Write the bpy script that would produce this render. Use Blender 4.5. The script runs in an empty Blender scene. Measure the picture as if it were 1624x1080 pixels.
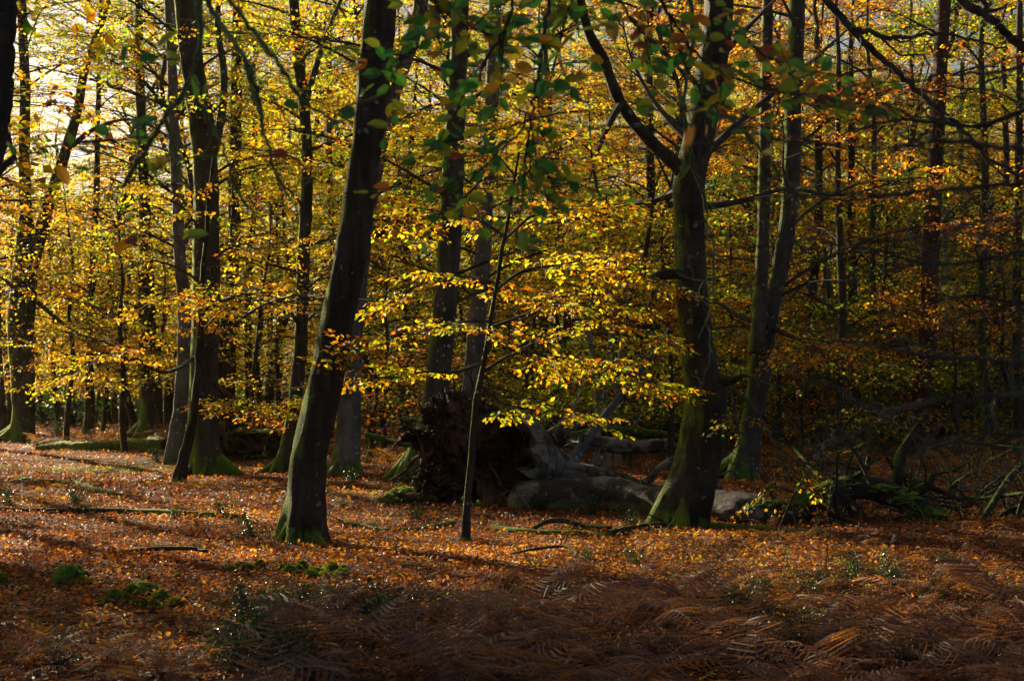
import bpy, math, random, time
import numpy as np
from mathutils import Vector
T0 = time.time()
R = np.random.default_rng(7)
SC = bpy.context.scene
COL = SC.collection

# ------------------------------------------------------------------ camera, sky, sun, exposure
FPX, CX, HY, EYE = 2255.0, 812.0, 610.0, 1.7      # focal length in photo pixels, centre column, horizon row, eye height
SUN_AZ, SUN_EL = math.radians(-38), math.radians(23)   # azimuth from +Y (negative = left), elevation
SD = np.array([math.sin(SUN_AZ)*math.cos(SUN_EL), math.cos(SUN_AZ)*math.cos(SUN_EL), math.sin(SUN_EL)])
cam_d = bpy.data.cameras.new('camera'); cam = bpy.data.objects.new('camera', cam_d); COL.objects.link(cam)
cam.location = (0, 0, EYE); cam.rotation_euler = (math.radians(90), 0, 0)
cam_d.sensor_width = 36; cam_d.lens = FPX/1624*36
cam_d.shift_y = (HY-540)/1624
cam_d.clip_start = 0.1; cam_d.clip_end = 2000
cam_d.dof.use_dof = True; cam_d.dof.focus_distance = 17.0; cam_d.dof.aperture_fstop = 5.6
SC.camera = cam
W = bpy.data.worlds.new('World'); SC.world = W; W.use_nodes = True
nt = W.node_tree; bg = nt.nodes['Background']
sky = nt.nodes.new('ShaderNodeTexSky'); sky.sky_type = 'NISHITA'; sky.sun_disc = False
sky.sun_elevation = SUN_EL; sky.sun_rotation = SUN_AZ; sky.dust_density = 2.0; sky.air_density = 1.0
nt.links.new(sky.outputs[0], bg.inputs[0]); bg.inputs[1].default_value = 0.03
sl = bpy.data.lights.new('sun', 'SUN'); sl.energy = 5.0; sl.angle = math.radians(0.5); sl.color = (1.0, 0.83, 0.58)
sun = bpy.data.objects.new('sun', sl); COL.objects.link(sun)
sun.rotation_euler = Vector(SD).to_track_quat('Z', 'Y').to_euler()
SC.view_settings.view_transform = 'Standard'; SC.view_settings.look = 'None'
SC.view_settings.exposure = 1.6; SC.view_settings.gamma = 1
SC.cycles.max_bounces = 7; SC.cycles.diffuse_bounces = 3; SC.cycles.transmission_bounces = 5
SC.cycles.glossy_bounces = 2; SC.cycles.use_denoising = True
SC.cycles.sample_clamp_indirect = 4

# ------------------------------------------------------------------ geometry helpers
def terrain(x, y):
    x = np.asarray(x, float); y = np.asarray(y, float)
    h = 0.05*np.sin(x*.55+y*.31)+0.04*np.sin(x*.23-y*.47+1)+0.02*np.sin(x*1.7+y*1.1)+0.015*np.sin(y*2.3-x*.9)
    f = np.clip((np.hypot(x, y)-60)/150, 0, 1)
    return h + f*1.5*np.sin(x*.021+2)*0.3
def at(px, py, Y):
    return np.array([(px-CX)/FPX*Y, Y, EYE-(py-HY)/FPX*Y])
def ground_y(py): return EYE*FPX/(py-HY)
def gpt(px, py):
    Y = ground_y(py); x = (px-CX)/FPX*Y
    for _ in range(4):
        Y = (EYE-float(terrain(x, Y)))*FPX/(py-HY); x = (px-CX)/FPX*Y
    return np.array([x, Y, float(terrain(x, Y))])

class MB:
    def __init__(s): s.v = []; s.f = {}; s.n = 0
    def add(s, V, F, tint=0.5, mat=0):
        V = np.asarray(V, np.float32).reshape(-1, 3); F = np.asarray(F, np.int64)
        if len(F) == 0: return
        k = F.shape[1]
        t = np.broadcast_to(np.asarray(tint, np.float32), (len(F),)) if np.ndim(tint) < 2 else tint
        s.f.setdefault(k, []).append((F+s.n, t, np.full(len(F), mat, np.int32)))
        s.v.append(V); s.n += len(V)
    def build(s, name, mats, parent=None, origin=None, smooth=True):
        V = np.concatenate(s.v) if s.v else np.zeros((0, 3), np.float32)
        o_ = np.zeros(3) if origin is None else np.asarray(origin, float)
        V = (V - o_).astype(np.float32)
        me = bpy.data.meshes.new(name)
        me.vertices.add(len(V)); me.vertices.foreach_set('co', V.ravel())
        li = []; ls = []; tt = []; mi = []; off = 0
        for k, L in s.f.items():
            F = np.concatenate([a[0] for a in L]); li.append(F.ravel())
            ls.append(off+np.arange(len(F))*k); off += F.size
            tt.append(np.concatenate([a[1] for a in L])); mi.append(np.concatenate([a[2] for a in L]))
        li = np.concatenate(li).astype(np.int32); ls = np.concatenate(ls).astype(np.int32)
        me.loops.add(len(li)); me.loops.foreach_set('vertex_index', li)
        me.polygons.add(len(ls)); me.polygons.foreach_set('loop_start', ls)
        me.polygons.foreach_set('material_index', np.concatenate(mi))
        me.polygons.foreach_set('use_smooth', np.full(len(ls), smooth))
        a = me.attributes.new('tint', 'FLOAT', 'FACE'); a.data.foreach_set('value', np.concatenate(tt).astype(np.float32))
        me.update(calc_edges=True)
        for m in (mats if isinstance(mats, (list, tuple)) else [mats]): me.materials.append(m)
        o = bpy.data.objects.new(name, me); COL.objects.link(o)
        if parent is not None: o.parent = parent
        elif origin is not None: o.location = origin
        return o
def tag(o, label, cat=None, group=None, kind=None):
    if label: o['label'] = label
    if cat: o['category'] = cat
    if group: o['group'] = group
    if kind: o['kind'] = kind
    return o
def thing(name, label, cat, loc, group=None):
    o = bpy.data.objects.new(name, None); COL.objects.link(o); o.location = loc
    o.empty_display_size = .2
    return tag(o, label, cat, group)

def catmull(P, n):
    P = np.asarray(P, float)
    if len(P) < 3:
        t = np.linspace(0, 1, n)[:, None]; return P[0]*(1-t)+P[-1]*t
    Q = np.vstack([2*P[0]-P[1], P, 2*P[-1]-P[-2]])
    u = np.linspace(0, len(P)-1-1e-6, n); i = u.astype(int); t = (u-i)[:, None]
    a, b, c, d = Q[i], Q[i+1], Q[i+2], Q[i+3]
    return .5*((2*b)+(-a+c)*t+(2*a-5*b+4*c-d)*t**2+(-a+3*b-3*c+d)*t**3)
def frames(P):
    T = np.gradient(P, axis=0); T /= np.linalg.norm(T, axis=1)[:, None]+1e-9
    ref = np.array([0, 0, 1.]) if abs(T[0][2]) < .9 else np.array([0, 1., 0])
    N = np.zeros_like(P); n = np.cross(T[0], ref); n /= np.linalg.norm(n)
    for i in range(len(P)):
        n = n-T[i]*np.dot(n, T[i]); n /= np.linalg.norm(n)+1e-9; N[i] = n
    return T, N, np.cross(T, N)
def tube(P, r, k=8, mod=None, cap=True):
    P = np.asarray(P, float); n = len(P); r = np.broadcast_to(r, (n,))
    T, N, B = frames(P)
    th = np.arange(k)/k*2*np.pi
    m = np.ones((n, k)) if mod is None else mod(n, th)
    V = P[:, None]+(r[:, None]*m)[..., None]*(np.cos(th)[None, :, None]*N[:, None]+np.sin(th)[None, :, None]*B[:, None])
    V = V.reshape(-1, 3)
    i, j = np.meshgrid(np.arange(n-1), np.arange(k), indexing='ij'); j2 = (j+1) % k
    F = np.stack([i*k+j, i*k+j2, (i+1)*k+j2, (i+1)*k+j], -1).reshape(-1, 4)
    return V, F
def cap_end(mb, V, k, first, tint=.5, mat=0):
    ring = V[:k] if first else V[-k:]
    c = ring.mean(0); VV = np.vstack([ring, c]); a = np.arange(k)
    F = np.stack([a, (a+1) % k, np.full(k, k)], 1)
    mb.add(VV, F if not first else F[:, ::-1], tint, mat)
def add_tube(mb, P, r, k=8, tint=.5, mat=0, mod=None, caps=True):
    V, F = tube(P, r, k, mod); mb.add(V, F, tint, mat)
    if caps and k > 3: cap_end(mb, V, k, True, tint, mat); cap_end(mb, V, k, False, tint, mat)
def snoise(V, f, seed=0, octs=3):
    rr = np.random.default_rng(seed); out = 0; a = 1; V = np.asarray(V, float)
    for o in range(octs):
        for _ in range(5):
            d = rr.normal(size=3); d /= np.linalg.norm(d)
            d2 = rr.normal(size=3)
            out = out+a*.45*np.sin(V@d*f*rr.uniform(.7, 1.3)*2*np.pi+rr.uniform(0, 6)+1.3*np.sin(V@d2*f*1.7+rr.uniform(0, 6)))
        f *= 2; a *= .5
    return out

# ------------------------------------------------------------------ materials
def newmat(name):
    m = bpy.data.materials.new(name); m.use_nodes = True; m.node_tree.nodes.clear()
    return m, m.node_tree.nodes, m.node_tree.links
def ramp(N, L, src, stops, interp='LINEAR'):
    r = N.new('ShaderNodeValToRGB'); r.color_ramp.interpolation = interp
    e = r.color_ramp.elements
    e[0].position = stops[0][0]; e[0].color = (*stops[0][1], 1) if len(stops[0][1]) == 3 else stops[0][1]
    e[1].position = stops[-1][0]; e[1].color = (*stops[-1][1], 1)
    for p, c in stops[1:-1]:
        x = e.new(p); x.color = (*c, 1)
    if src is not None: L.new(src, r.inputs[0])
    return r.outputs[0]
def g(v): return (v, v, v)
def noise(N, L, vec, scale, detail=4, rough=.6, dist=0):
    n = N.new('ShaderNodeTexNoise'); n.inputs['Scale'].default_value = scale; n.inputs['Detail'].default_value = detail
    n.inputs['Roughness'].default_value = rough; n.inputs['Distortion'].default_value = dist
    if vec is not None: L.new(vec, n.inputs['Vector'])
    return n.outputs['Fac']
def mix(N, L, f, a, b, mode='MIX'):
    m = N.new('ShaderNodeMix'); m.data_type = 'RGBA'; m.blend_type = mode
    for s, v in ((m.inputs[0], f), (m.inputs[6], a), (m.inputs[7], b)):
        if hasattr(v, 'links'): L.new(v, s)
        else: s.default_value = v if not isinstance(v, tuple) or len(v) == 4 else (*v, 1)
    return m.outputs[2]
def mth(N, L, op, a, b=0.):
    m = N.new('ShaderNodeMath'); m.operation = op
    for s, v in ((m.inputs[0], a), (m.inputs[1], b)):
        if hasattr(v, 'links'): L.new(v, s)
        else: s.default_value = v
    return m.outputs[0]

def leaf_mat(name, stops, trans=.55, rough=.5, tcol=None, spec=.35, vary=0):
    m, N, L = newmat(name)
    a = N.new('ShaderNodeAttribute'); a.attribute_name = 'tint'
    c = ramp(N, L, a.outputs['Fac'], stops)
    tc = N.new('ShaderNodeTexCoord')
    n = noise(N, L, tc.outputs['Object'], 60, 2)
    c2 = mix(N, L, .35, c, ramp(N, L, n, [(.3, g(.35)), (.7, g(1.0))]), 'MULTIPLY')
    if vary:
        oi = N.new('ShaderNodeObjectInfo'); c2 = mix(N, L, 1.0, c2, ramp(N, L, oi.outputs['Random'], [(0, g(1-vary)), (1, g(1))]), 'MULTIPLY')
    p = N.new('ShaderNodeBsdfPrincipled'); L.new(c2, p.inputs['Base Color']); p.inputs['Roughness'].default_value = rough
    p.inputs['Specular IOR Level'].default_value = spec
    t = N.new('ShaderNodeBsdfTranslucent')
    if tcol: L.new(ramp(N, L, a.outputs['Fac'], tcol), t.inputs['Color'])
    else: L.new(c2, t.inputs['Color'])
    mx = N.new('ShaderNodeMixShader'); mx.inputs[0].default_value = trans
    L.new(p.outputs[0], mx.inputs[1]); L.new(t.outputs[0], mx.inputs[2])
    o = N.new('ShaderNodeOutputMaterial'); L.new(mx.outputs[0], o.inputs[0])
    return m
AUT = [(0, (.035, .075, .012)), (.2, (.10, .15, .016)), (.4, (.30, .26, .02)), (.58, (.42, .24, .018)), (.75, (.38, .13, .015)), (.9, (.22, .06, .012)), (1, (.10, .035, .015))]
AUTT = [(0, (.10, .28, .01)), (.2, (.38, .60, .012)), (.4, (.95, .78, .02)), (.58, (1.0, .62, .02)), (.75, (.95, .32, .01)), (.9, (.5, .10, .008)), (1, (.16, .04, .01))]
M_LEAF = leaf_mat('beech_leaves', AUT, .6, .45, AUTT, .4)
M_GREEN = leaf_mat('shaded_green_leaves', [(0, (.03, .09, .045)), (.35, (.06, .15, .05)), (.6, (.18, .2, .04)), (.75, (.42, .24, .04)), (.9, (.38, .1, .04)), (1, (.2, .08, .07))], .6, .38,
                   [(0, (.06, .26, .05)), (.35, (.16, .45, .04)), (.6, (.6, .6, .04)), (.75, (.75, .35, .03)), (.9, (.5, .12, .03)), (1, (.2, .06, .03))], .5)
M_LITTER = leaf_mat('leaf_litter', [(0, (.06, .03, .022)), (.3, (.15, .06, .032)), (.55, (.30, .11, .035)), (.75, (.42, .19, .045)), (.9, (.46, .26, .11)), (1, (.5, .37, .06))], .55, .5,
                    [(0, (.08, .02, .01)), (.3, (.3, .07, .01)), (.55, (.7, .2, .015)), (.8, (.9, .4, .02)), (1, (.9, .6, .03))], .5)
M_FERN = leaf_mat('dead_bracken', [(0, (.17, .085, .07)), (.4, (.34, .16, .105)), (.7, (.42, .18, .06)), (.9, (.32, .14, .03)), (1, (.30, .24, .03))], .35, .6,
                  [(0, (.10, .045, .03)), (.4, (.28, .11, .05)), (.7, (.7, .26, .03)), (.9, (.95, .38, .02)), (1, (.85, .65, .02))], .45, vary=.65)
M_HOLLY = leaf_mat('evergreen_leaves', [(0, (.012, .035, .015)), (.6, (.03, .07, .02)), (1, (.09, .14, .02))], .2, .28,
                   [(0, (.04, .12, .02)), (.6, (.1, .25, .02)), (1, (.4, .5, .03))], .6)
M_GRASS = leaf_mat('grass_blades', [(0, (.06, .09, .015)), (.5, (.14, .17, .02)), (1, (.3, .24, .05))], .5, .5,
                   [(0, (.2, .4, .02)), (.5, (.5, .6, .03)), (1, (.8, .6, .08))], .3)

def bark_mat(name, dark, light, moss=(.045, .085, .006), moss_low=1.2, moss_amt=.5, lich=.5, lcol=(.38, .40, .36), streak=7, warm=None, bump=.5, pine=False, patch=False, mscale=None):
    m, N, L = newmat(name)
    tc = N.new('ShaderNodeTexCoord'); geo = N.new('ShaderNodeNewGeometry')
    mp = N.new('ShaderNodeMapping'); mp.inputs['Scale'].default_value = mscale or (1, 1, .22 if not pine else .35); L.new(tc.outputs['Object'], mp.inputs['Vector'])
    n1 = noise(N, L, mp.outputs[0], streak*2.2 if pine else streak, 6, .65, .6)
    n2 = noise(N, L, tc.outputs['Object'], 2.3, 3, .6)
    n3 = noise(N, L, tc.outputs['Object'], 45, 3, .7)
    base = mix(N, L, ramp(N, L, n1, [(.35, g(0)), (.65, g(1))]), dark, light)
    base = mix(N, L, ramp(N, L, n2, [(.47, g(0)), (.53, g(.85))] if patch else [(.42, g(0)), (.62, g(.7))]), base, tuple(c*.5 for c in dark))
    # lichen spots: soft-edged blotches of many sizes
    vo = N.new('ShaderNodeTexVoronoi'); vo.inputs['Scale'].default_value = 11.0
    wv = N.new('ShaderNodeMixRGB'); wv.blend_type = 'ADD'; wv.inputs[0].default_value = .12
    nc = N.new('ShaderNodeTexNoise'); nc.inputs['Scale'].default_value = 9; L.new(tc.outputs['Object'], nc.inputs['Vector'])
    L.new(tc.outputs['Object'], wv.inputs[1]); L.new(nc.outputs['Color'], wv.inputs[2]); L.new(wv.outputs[0], vo.inputs['Vector'])
    sep = N.new('ShaderNodeSeparateColor'); L.new(vo.outputs['Color'], sep.inputs[0])
    rad = ramp(N, L, sep.outputs[0], [(1-lich*.6, g(.02)), (1.0, g(.44))])
    sp = ramp(N, L, mth(N, L, 'SUBTRACT', rad, vo.outputs['Distance']), [(.0, g(0)), (.06, g(1))])
    lw = ramp(N, L, noise(N, L, tc.outputs['Object'], 1.1, 2), [(.38, g(0)), (.48, g(1))])
    sp = mix(N, L, 1.0, sp, lw, 'MULTIPLY')
    sp = mix(N, L, 1.0, sp, ramp(N, L, n3, [(.25, g(.35)), (.6, g(1))]), 'MULTIPLY')
    base = mix(N, L, sp, base, lcol)
    # moss: low on the trunk, and on the left, boosted as painted rim light
    sx = N.new('ShaderNodeSeparateXYZ'); L.new(tc.outputs['Object'], sx.inputs[0])
    oi = N.new('ShaderNodeObjectInfo')
    low = mth(N, L, 'SUBTRACT', mth(N, L, 'ADD', .45, mth(N, L, 'MULTIPLY', oi.outputs['Random'], .75)), mth(N, L, 'DIVIDE', sx.outputs[2], moss_low))
    sn = N.new('ShaderNodeSeparateXYZ'); L.new(geo.outputs['Normal'], sn.inputs[0])
    side = mth(N, L, 'MULTIPLY', mth(N, L, 'SUBTRACT', mth(N, L, 'MULTIPLY', sn.outputs[2], .9), mth(N, L, 'MULTIPLY', sn.outputs[0], 1.15)), moss_amt)
    lowc = mth(N, L, 'MAXIMUM', low, -.45)
    n5 = noise(N, L, mp.outputs[0], 7, 4, .7)
    mm = mth(N, L, 'ADD', mth(N, L, 'ADD', lowc, side), mth(N, L, 'ADD', mth(N, L, 'MULTIPLY', mth(N, L, 'SUBTRACT', n2, .5), 2.0), mth(N, L, 'MULTIPLY', mth(N, L, 'SUBTRACT', n5, .5), 2.2)))
    mm = mth(N, L, 'ADD', mm, mth(N, L, 'MULTIPLY', mth(N, L, 'SUBTRACT', n3, .5), .6))
    mf = ramp(N, L, mm, [(.15, g(0)), (.8, g(1))])
    mc = mix(N, L, ramp(N, L, n3, [(.3, g(0)), (.7, g(1))]), moss, tuple(c*1.9 for c in moss))
    col = mix(N, L, mth(N, L, 'MULTIPLY', mf, min(1, .35+moss_amt*.7)), base, mc)
    p = N.new('ShaderNodeBsdfPrincipled'); L.new(col, p.inputs['Base Color']); p.inputs['Roughness'].default_value = .75
    L.new(mth(N, L, 'MULTIPLY', mf, .9), p.inputs['Sheen Weight']); p.inputs['Sheen Roughness'].default_value = .35; p.inputs['Sheen Tint'].default_value = (.75, .95, .12, 1)  # tinted sheen on the moss strengthens the rim glow
    p.inputs['Specular IOR Level'].default_value = .3
    b = N.new('ShaderNodeBump'); b.inputs['Strength'].default_value = min(1, bump*1.3); b.inputs['Distance'].default_value = .045
    hh = mth(N, L, 'ADD', mth(N, L, 'MULTIPLY', n1, 1.6), mth(N, L, 'ADD', n3, mth(N, L, 'MULTIPLY', mf, .5)))
    L.new(hh, b.inputs['Height']); L.new(b.outputs[0], p.inputs['Normal'])
    o = N.new('ShaderNodeOutputMaterial'); L.new(p.outputs[0], o.inputs[0])
    return m
B_DARK = bark_mat('dark_beech_bark', (.024, .018, .013), (.085, .066, .048), moss=(.07, .12, .009), moss_low=.3, moss_amt=.85, lich=.4, lcol=(.24, .25, .22), bump=.8)
B_MOSS = bark_mat('mossy_beech_bark', (.04, .036, .028), (.10, .09, .075), moss=(.055, .11, .008), moss_low=1.1, moss_amt=1.1, lich=.5)
B_GREY = bark_mat('grey_beech_bark', (.10, .10, .105), (.21, .21, .22), moss_low=.55, moss_amt=.6, lich=.5, lcol=(.5, .5, .5), streak=5)
B_PINE = bark_mat('reddish_pine_bark', (.05, .025, .016), (.16, .075, .045), moss_low=.3, moss_amt=.15, lich=.1, bump=.9, pine=True)
B_THIN = bark_mat('slender_trunk_bark', (.035, .027, .02), (.085, .065, .045), moss_low=.8, moss_amt=.6, lich=.3)
B_LICH = bark_mat('lichen_crusted_bark', (.045, .052, .055), (.12, .155, .165), moss_low=.01, moss_amt=.0, lich=.9, lcol=(.32, .42, .42), streak=30)
B_DEAD = bark_mat('dead_fallen_bark', (.06, .052, .045), (.36, .335, .30), moss_low=.1, moss_amt=.28, lich=.25, lcol=(.36, .35, .32), streak=5, patch=True, bump=1.0, mscale=(.35, 1, 1.2))
B_STICK = bark_mat('fallen_stick_bark', (.022, .016, .012), (.075, .052, .036), moss_low=.05, moss_amt=.8, lich=.3, moss=(.07, .12, .008))
B_ROT = bark_mat('rotten_root_wood', (.02, .012, .009), (.24, .12, .07), moss_low=.02, moss_amt=.15, lich=.25, lcol=(.2, .17, .14), streak=6, bump=1.0)
B_PALE = bark_mat('bleached_branch', (.22, .19, .16), (.42, .38, .33), moss_low=.01, moss_amt=.1, lich=.2, streak=20)
B_MOSSY = bark_mat('moss_covered', (.05, .04, .02), (.07, .05, .03), moss=(.035, .07, .006), moss_low=9, moss_amt=1.0, lich=0, bump=.8)
def twig_mat():
    m, N, L = newmat('twig_bark'); p = N.new('ShaderNodeBsdfPrincipled'); tc = N.new('ShaderNodeTexCoord')
    L.new(ramp(N, L, noise(N, L, tc.outputs['Object'], 8, 3), [(.35, (.03, .024, .018)), (.7, (.10, .085, .065))]), p.inputs['Base Color'])
    p.inputs['Roughness'].default_value = .85; p.inputs['Specular IOR Level'].default_value = .15
    o = N.new('ShaderNodeOutputMaterial'); L.new(p.outputs[0], o.inputs[0]); return m
M_TWIG = twig_mat()
def soil_mat():
    m, N, L = newmat('woodland_floor')
    tc = N.new('ShaderNodeTexCoord'); V = tc.outputs['Object']
    vo = N.new('ShaderNodeTexVoronoi'); vo.inputs['Scale'].default_value = 16; vo.inputs['Randomness'].default_value = 1
    L.new(V, vo.inputs['Vector']); sep = N.new('ShaderNodeSeparateColor'); L.new(vo.outputs['Color'], sep.inputs[0])
    c = ramp(N, L, sep.outputs[0], [(0, (.03, .014, .009)), (.35, (.09, .035, .017)), (.65, (.2, .075, .026)), (.85, (.27, .12, .035)), (1, (.3, .2, .1))])
    big = noise(N, L, V, .35, 4, .6); c = mix(N, L, ramp(N, L, big, [(.52, g(0)), (.66, g(.75))]), c, (.05, .06, .014))
    c = mix(N, L, .8, c, ramp(N, L, noise(N, L, V, 3, 4), [(.3, g(.45)), (.6, g(1))]), 'MULTIPLY')
    p = N.new('ShaderNodeBsdfPrincipled'); L.new(c, p.inputs['Base Color']); p.inputs['Roughness'].default_value = .95; p.inputs['Specular IOR Level'].default_value = .1
    b = N.new('ShaderNodeBump'); b.inputs['Strength'].default_value = .9; b.inputs['Distance'].default_value = .04
    L.new(mth(N, L, 'ADD', vo.outputs['Distance'], sep.outputs[1]), b.inputs['Height']); L.new(b.outputs[0], p.inputs['Normal'])
    o = N.new('ShaderNodeOutputMaterial'); L.new(p.outputs[0], o.inputs[0]); return m
M_SOIL = soil_mat()

# ------------------------------------------------------------------ canopy thinned on purpose to shape sun and shade
def lit(gx, gy):
    """Chosen pattern of sun patches: chance that leaves shading (gx, gy) are cut away."""
    gx = np.asarray(gx, float); gy = np.asarray(gy, float)
    def box(x0, x1, y0, y1, sx=.8, sy=.8):
        return 1/(1+np.exp(-(gx-x0)/sx*2))/(1+np.exp((gx-x1)/sx*2))/(1+np.exp(-(gy-y0)/sy*2))/(1+np.exp((gy-y1)/sy*2))
    v = 1.25*box(-12, 2.6, 12.2, 23, .8, .6)
    v = np.maximum(v, 1.1*box(.3, 5.8, 8.8, 15.2, .6, .5))
    v = np.maximum(v, .7*box(-9, -1.0, 10.9, 13, 1, .8))
    v = np.maximum(v, 1.1*box(-3.1, -1.0, 7.0, 9.6, .3, .4))
    v = np.maximum(v, .95*box(-40, 5, 24, 60, 2, 1.5))
    w = np.sin(gx*1.9+.6*gy)+np.sin(gx*2.7-1.1*gy+1)+np.sin(.9*gx+1.3*gy+2)+.8*np.sin(3.9*gx-.5*gy)
    v = np.maximum(v, np.where(w > 1.35, .85, .3))
    u = .788*gx+.616*gy; al = .616*gx-.788*gy
    st = np.sin(2.3*u+.4*np.sin(al*.7))+.8*np.sin(4.1*u+1+.5*np.sin(al*.9))+.6*np.sin(al*1.1+u)
    st = np.where((gy > 9) & (gy < 26), np.clip(1.25+.42*st, .05, 1.2), 1)
    return np.clip(v*st*(1+.06*w), 0, 1)
def keep_mask(P, floor=1.2, strength=1.0):
    """Drops canopy pieces that would shade the chosen sun patches."""
    k = P[:, 2]/SD[2]
    gx = P[:, 0]-SD[0]*k; gy = P[:, 1]-SD[1]*k
    seen = (np.abs(P[:, 0]) < .37*P[:, 1]) & (P[:, 2] < 2.0+.27*P[:, 1])
    p = lit(gx, gy)*np.where(seen, strength*.75, 1.0)
    hi = (~seen) & (P[:, 2] > 8) & (gx > 4) & (gx < 24) & (gy > 8) & (gy < 32)
    p = np.where(hi & (gx < 10), np.maximum(p, .4), p)
    w = np.clip((P[:, 2]-floor)/1.5, 0, 1)
    return R.random(len(P)) >= np.minimum(.995, p*w)

# ------------------------------------------------------------------ leaves and sprays
def leaf_shape(detail):
    if detail == 2:
        a = [(0, 0), (.14, .2), (.42, .3), (.72, .22), (1, 0)]
        V = [(x, 0, 0) for x in (0, 1)]
        L = [(x, y, .06+.10*y) for x, y in a[1:-1]]; Rr = [(x, -y, .06+.10*y) for x, y in a[1:-1]]
        V = np.array([(0, 0, 0), *L, (1, 0, -.05), *Rr[::-1]])
        F = [np.array([[0, 1, 2, 3, 4]]), np.array([[0, 4, 5, 6, 7]])]
        return V, [np.vstack(F)]
    if detail == 1:
        V = np.array([(0, 0, 0), (.3, .27, .07), (.75, .2, .05), (1, 0, -.04), (.75, -.2, .05), (.3, -.27, .07)])
        return V, [np.array([[0, 3, 2, 1], [0, 5, 4, 3]])]
    V = np.array([(0, 0, 0), (.48, .3, .04), (1, 0, 0), (.48, -.3, .04)])
    return V, [np.array([[0, 3, 2, 1]])]
def euler_mats(yaw, pitch, roll):
    cy, sy, cp, sp, cr, sr = np.cos(yaw), np.sin(yaw), np.cos(pitch), np.sin(pitch), np.cos(roll), np.sin(roll)
    o = np.zeros((len(yaw), 3, 3))
    o[:, 0, 0] = cy*cp; o[:, 0, 1] = cy*sp*sr-sy*cr; o[:, 0, 2] = cy*sp*cr+sy*sr
    o[:, 1, 0] = sy*cp; o[:, 1, 1] = sy*sp*sr+cy*cr; o[:, 1, 2] = sy*sp*cr-cy*sr
    o[:, 2, 0] = -sp; o[:, 2, 1] = cp*sr; o[:, 2, 2] = cp*cr
    return o
def place_leaves(mb, pos, yaw, pitch, roll, size, tint, detail=1, mat=0):
    if len(pos) == 0: return
    V, Fs = leaf_shape(detail); M = euler_mats(yaw, pitch, roll)
    W_ = np.einsum('nij,kj->nki', M, V)*np.asarray(size)[:, None, None]+np.asarray(pos)[:, None]
    n, k = len(pos), len(V)
    for F in Fs:
        FF = (F[None]+np.arange(n)[:, None, None]*k).reshape(-1, F.shape[1])
        mb_add_shared(mb, W_.reshape(-1, 3), FF, np.repeat(tint, len(F)), mat)
def mb_add_shared(mb, V, F, t, mat): mb.add(V, F, t, mat)

def make_spray(seed, L=.65, step=.05, lsize=.07, detail=1, nside=6, miss=.25):
    rr = np.random.default_rng(seed)
    pos, yaw, size = [], [], []; tw = []
    def run(p0, ang, ln, st, flex):
        n = max(3, int(ln/st)); p = np.array(p0, float); pts = [p.copy()]; a = ang
        for i in range(n):
            a += rr.normal(0, .12)
            p = p+np.array([math.cos(a), math.sin(a), -.10+rr.normal(0, .12)])*ln/n; pts.append(p.copy())
            if rr.random() > miss:
                sgn = 1 if i % 2 else -1
                pos.append(p.copy()); yaw.append(a+sgn*rr.uniform(.6, 1.2)); size.append(lsize*rr.uniform(.5, 1.3))
        pos.append(p.copy()); yaw.append(a); size.append(lsize)
        return pts
    main = run((0, 0, 0), 0, L, step*1.6, .1); tw.append((main, .005))
    for i in range(nside):
        q = main[1+int((len(main)-2)*i/nside)]; sgn = 1 if i % 2 else -1
        tw.append((run(q, sgn*rr.uniform(.6, 1.0), L*rr.uniform(.3, .55)*(1-.4*i/nside), step, .1), .003))
    mb = MB(); n = len(pos)
    place_leaves(mb, np.array(pos), np.array(yaw), rr.normal(.25, .35, n), rr.normal(0, .5, n), np.array(size), rr.normal(0, 1, n), detail, 0)
    lf = (np.concatenate(mb.v), [(F, t) for L_ in mb.f.values() for (F, t, m) in L_])
    tb = MB()
    for pts, r in tw:
        P = np.array(pts)[::2] if len(pts) > 5 else np.array(pts)
        add_tube(tb, P, np.linspace(r, r*.5, len(P)), 3)
    tv = np.concatenate(tb.v); tf = np.concatenate([F for (F, t, m) in tb.f[4]])
    return lf, (tv, tf)
SPR = {1: [make_spray(100+i) for i in range(7)],
       0: [make_spray(200+i, L=1.0, step=.12, lsize=.115, detail=0, nside=5, miss=.25) for i in range(5)],
       3: [make_spray(400+i, L=.85, step=.085, lsize=.088, detail=0, nside=5, miss=.32) for i in range(5)]}
def put_sprays(mb, P, D, scale, pal, lod, idx=None):
    """P positions, D unit direction vectors, tint palette (mean, spread)."""
    n = len(P)
    if n == 0: return
    pr = SPR[lod]; which = R.integers(0, len(pr), n)
    up = np.array([0, 0, 1.])+R.normal(0, .28, (n, 3)); x = D/np.linalg.norm(D, axis=1)[:, None]
    y = np.cross(up, x); y /= np.linalg.norm(y, axis=1)[:, None]; z = np.cross(x, y)
    M = np.stack([x, y, z], 2)*scale[:, None, None]
    mean = pal[0]+R.normal(0, pal[1]*.7, n)
    for i, (lf, tw) in enumerate(pr):
        s = np.where(which == i)[0]
        if len(s) == 0: continue
        V, Fs = lf; A = np.einsum('nij,kj->nki', M[s], V)+P[s][:, None]
        for F, t in Fs:
            nf = len(F); FF = (F[None]+np.arange(len(s))[:, None, None]*len(V)).reshape(-1, F.shape[1])
            per = len(F)//len(np.unique(F[:, 0])) if False else 1
            tt = np.clip(mean[s][:, None]+t[None]*pal[1]*1.25, 0, 1).ravel()
            mb.add(A.reshape(-1, 3), FF, tt, 0)
        V, F = tw; A = np.einsum('nij,kj->nki', M[s], V)+P[s][:, None]
        FF = (F[None]+np.arange(len(s))[:, None, None]*len(V)).reshape(-1, 4)
        mb.add(A.reshape(-1, 3), FF, .5, 1)

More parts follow.
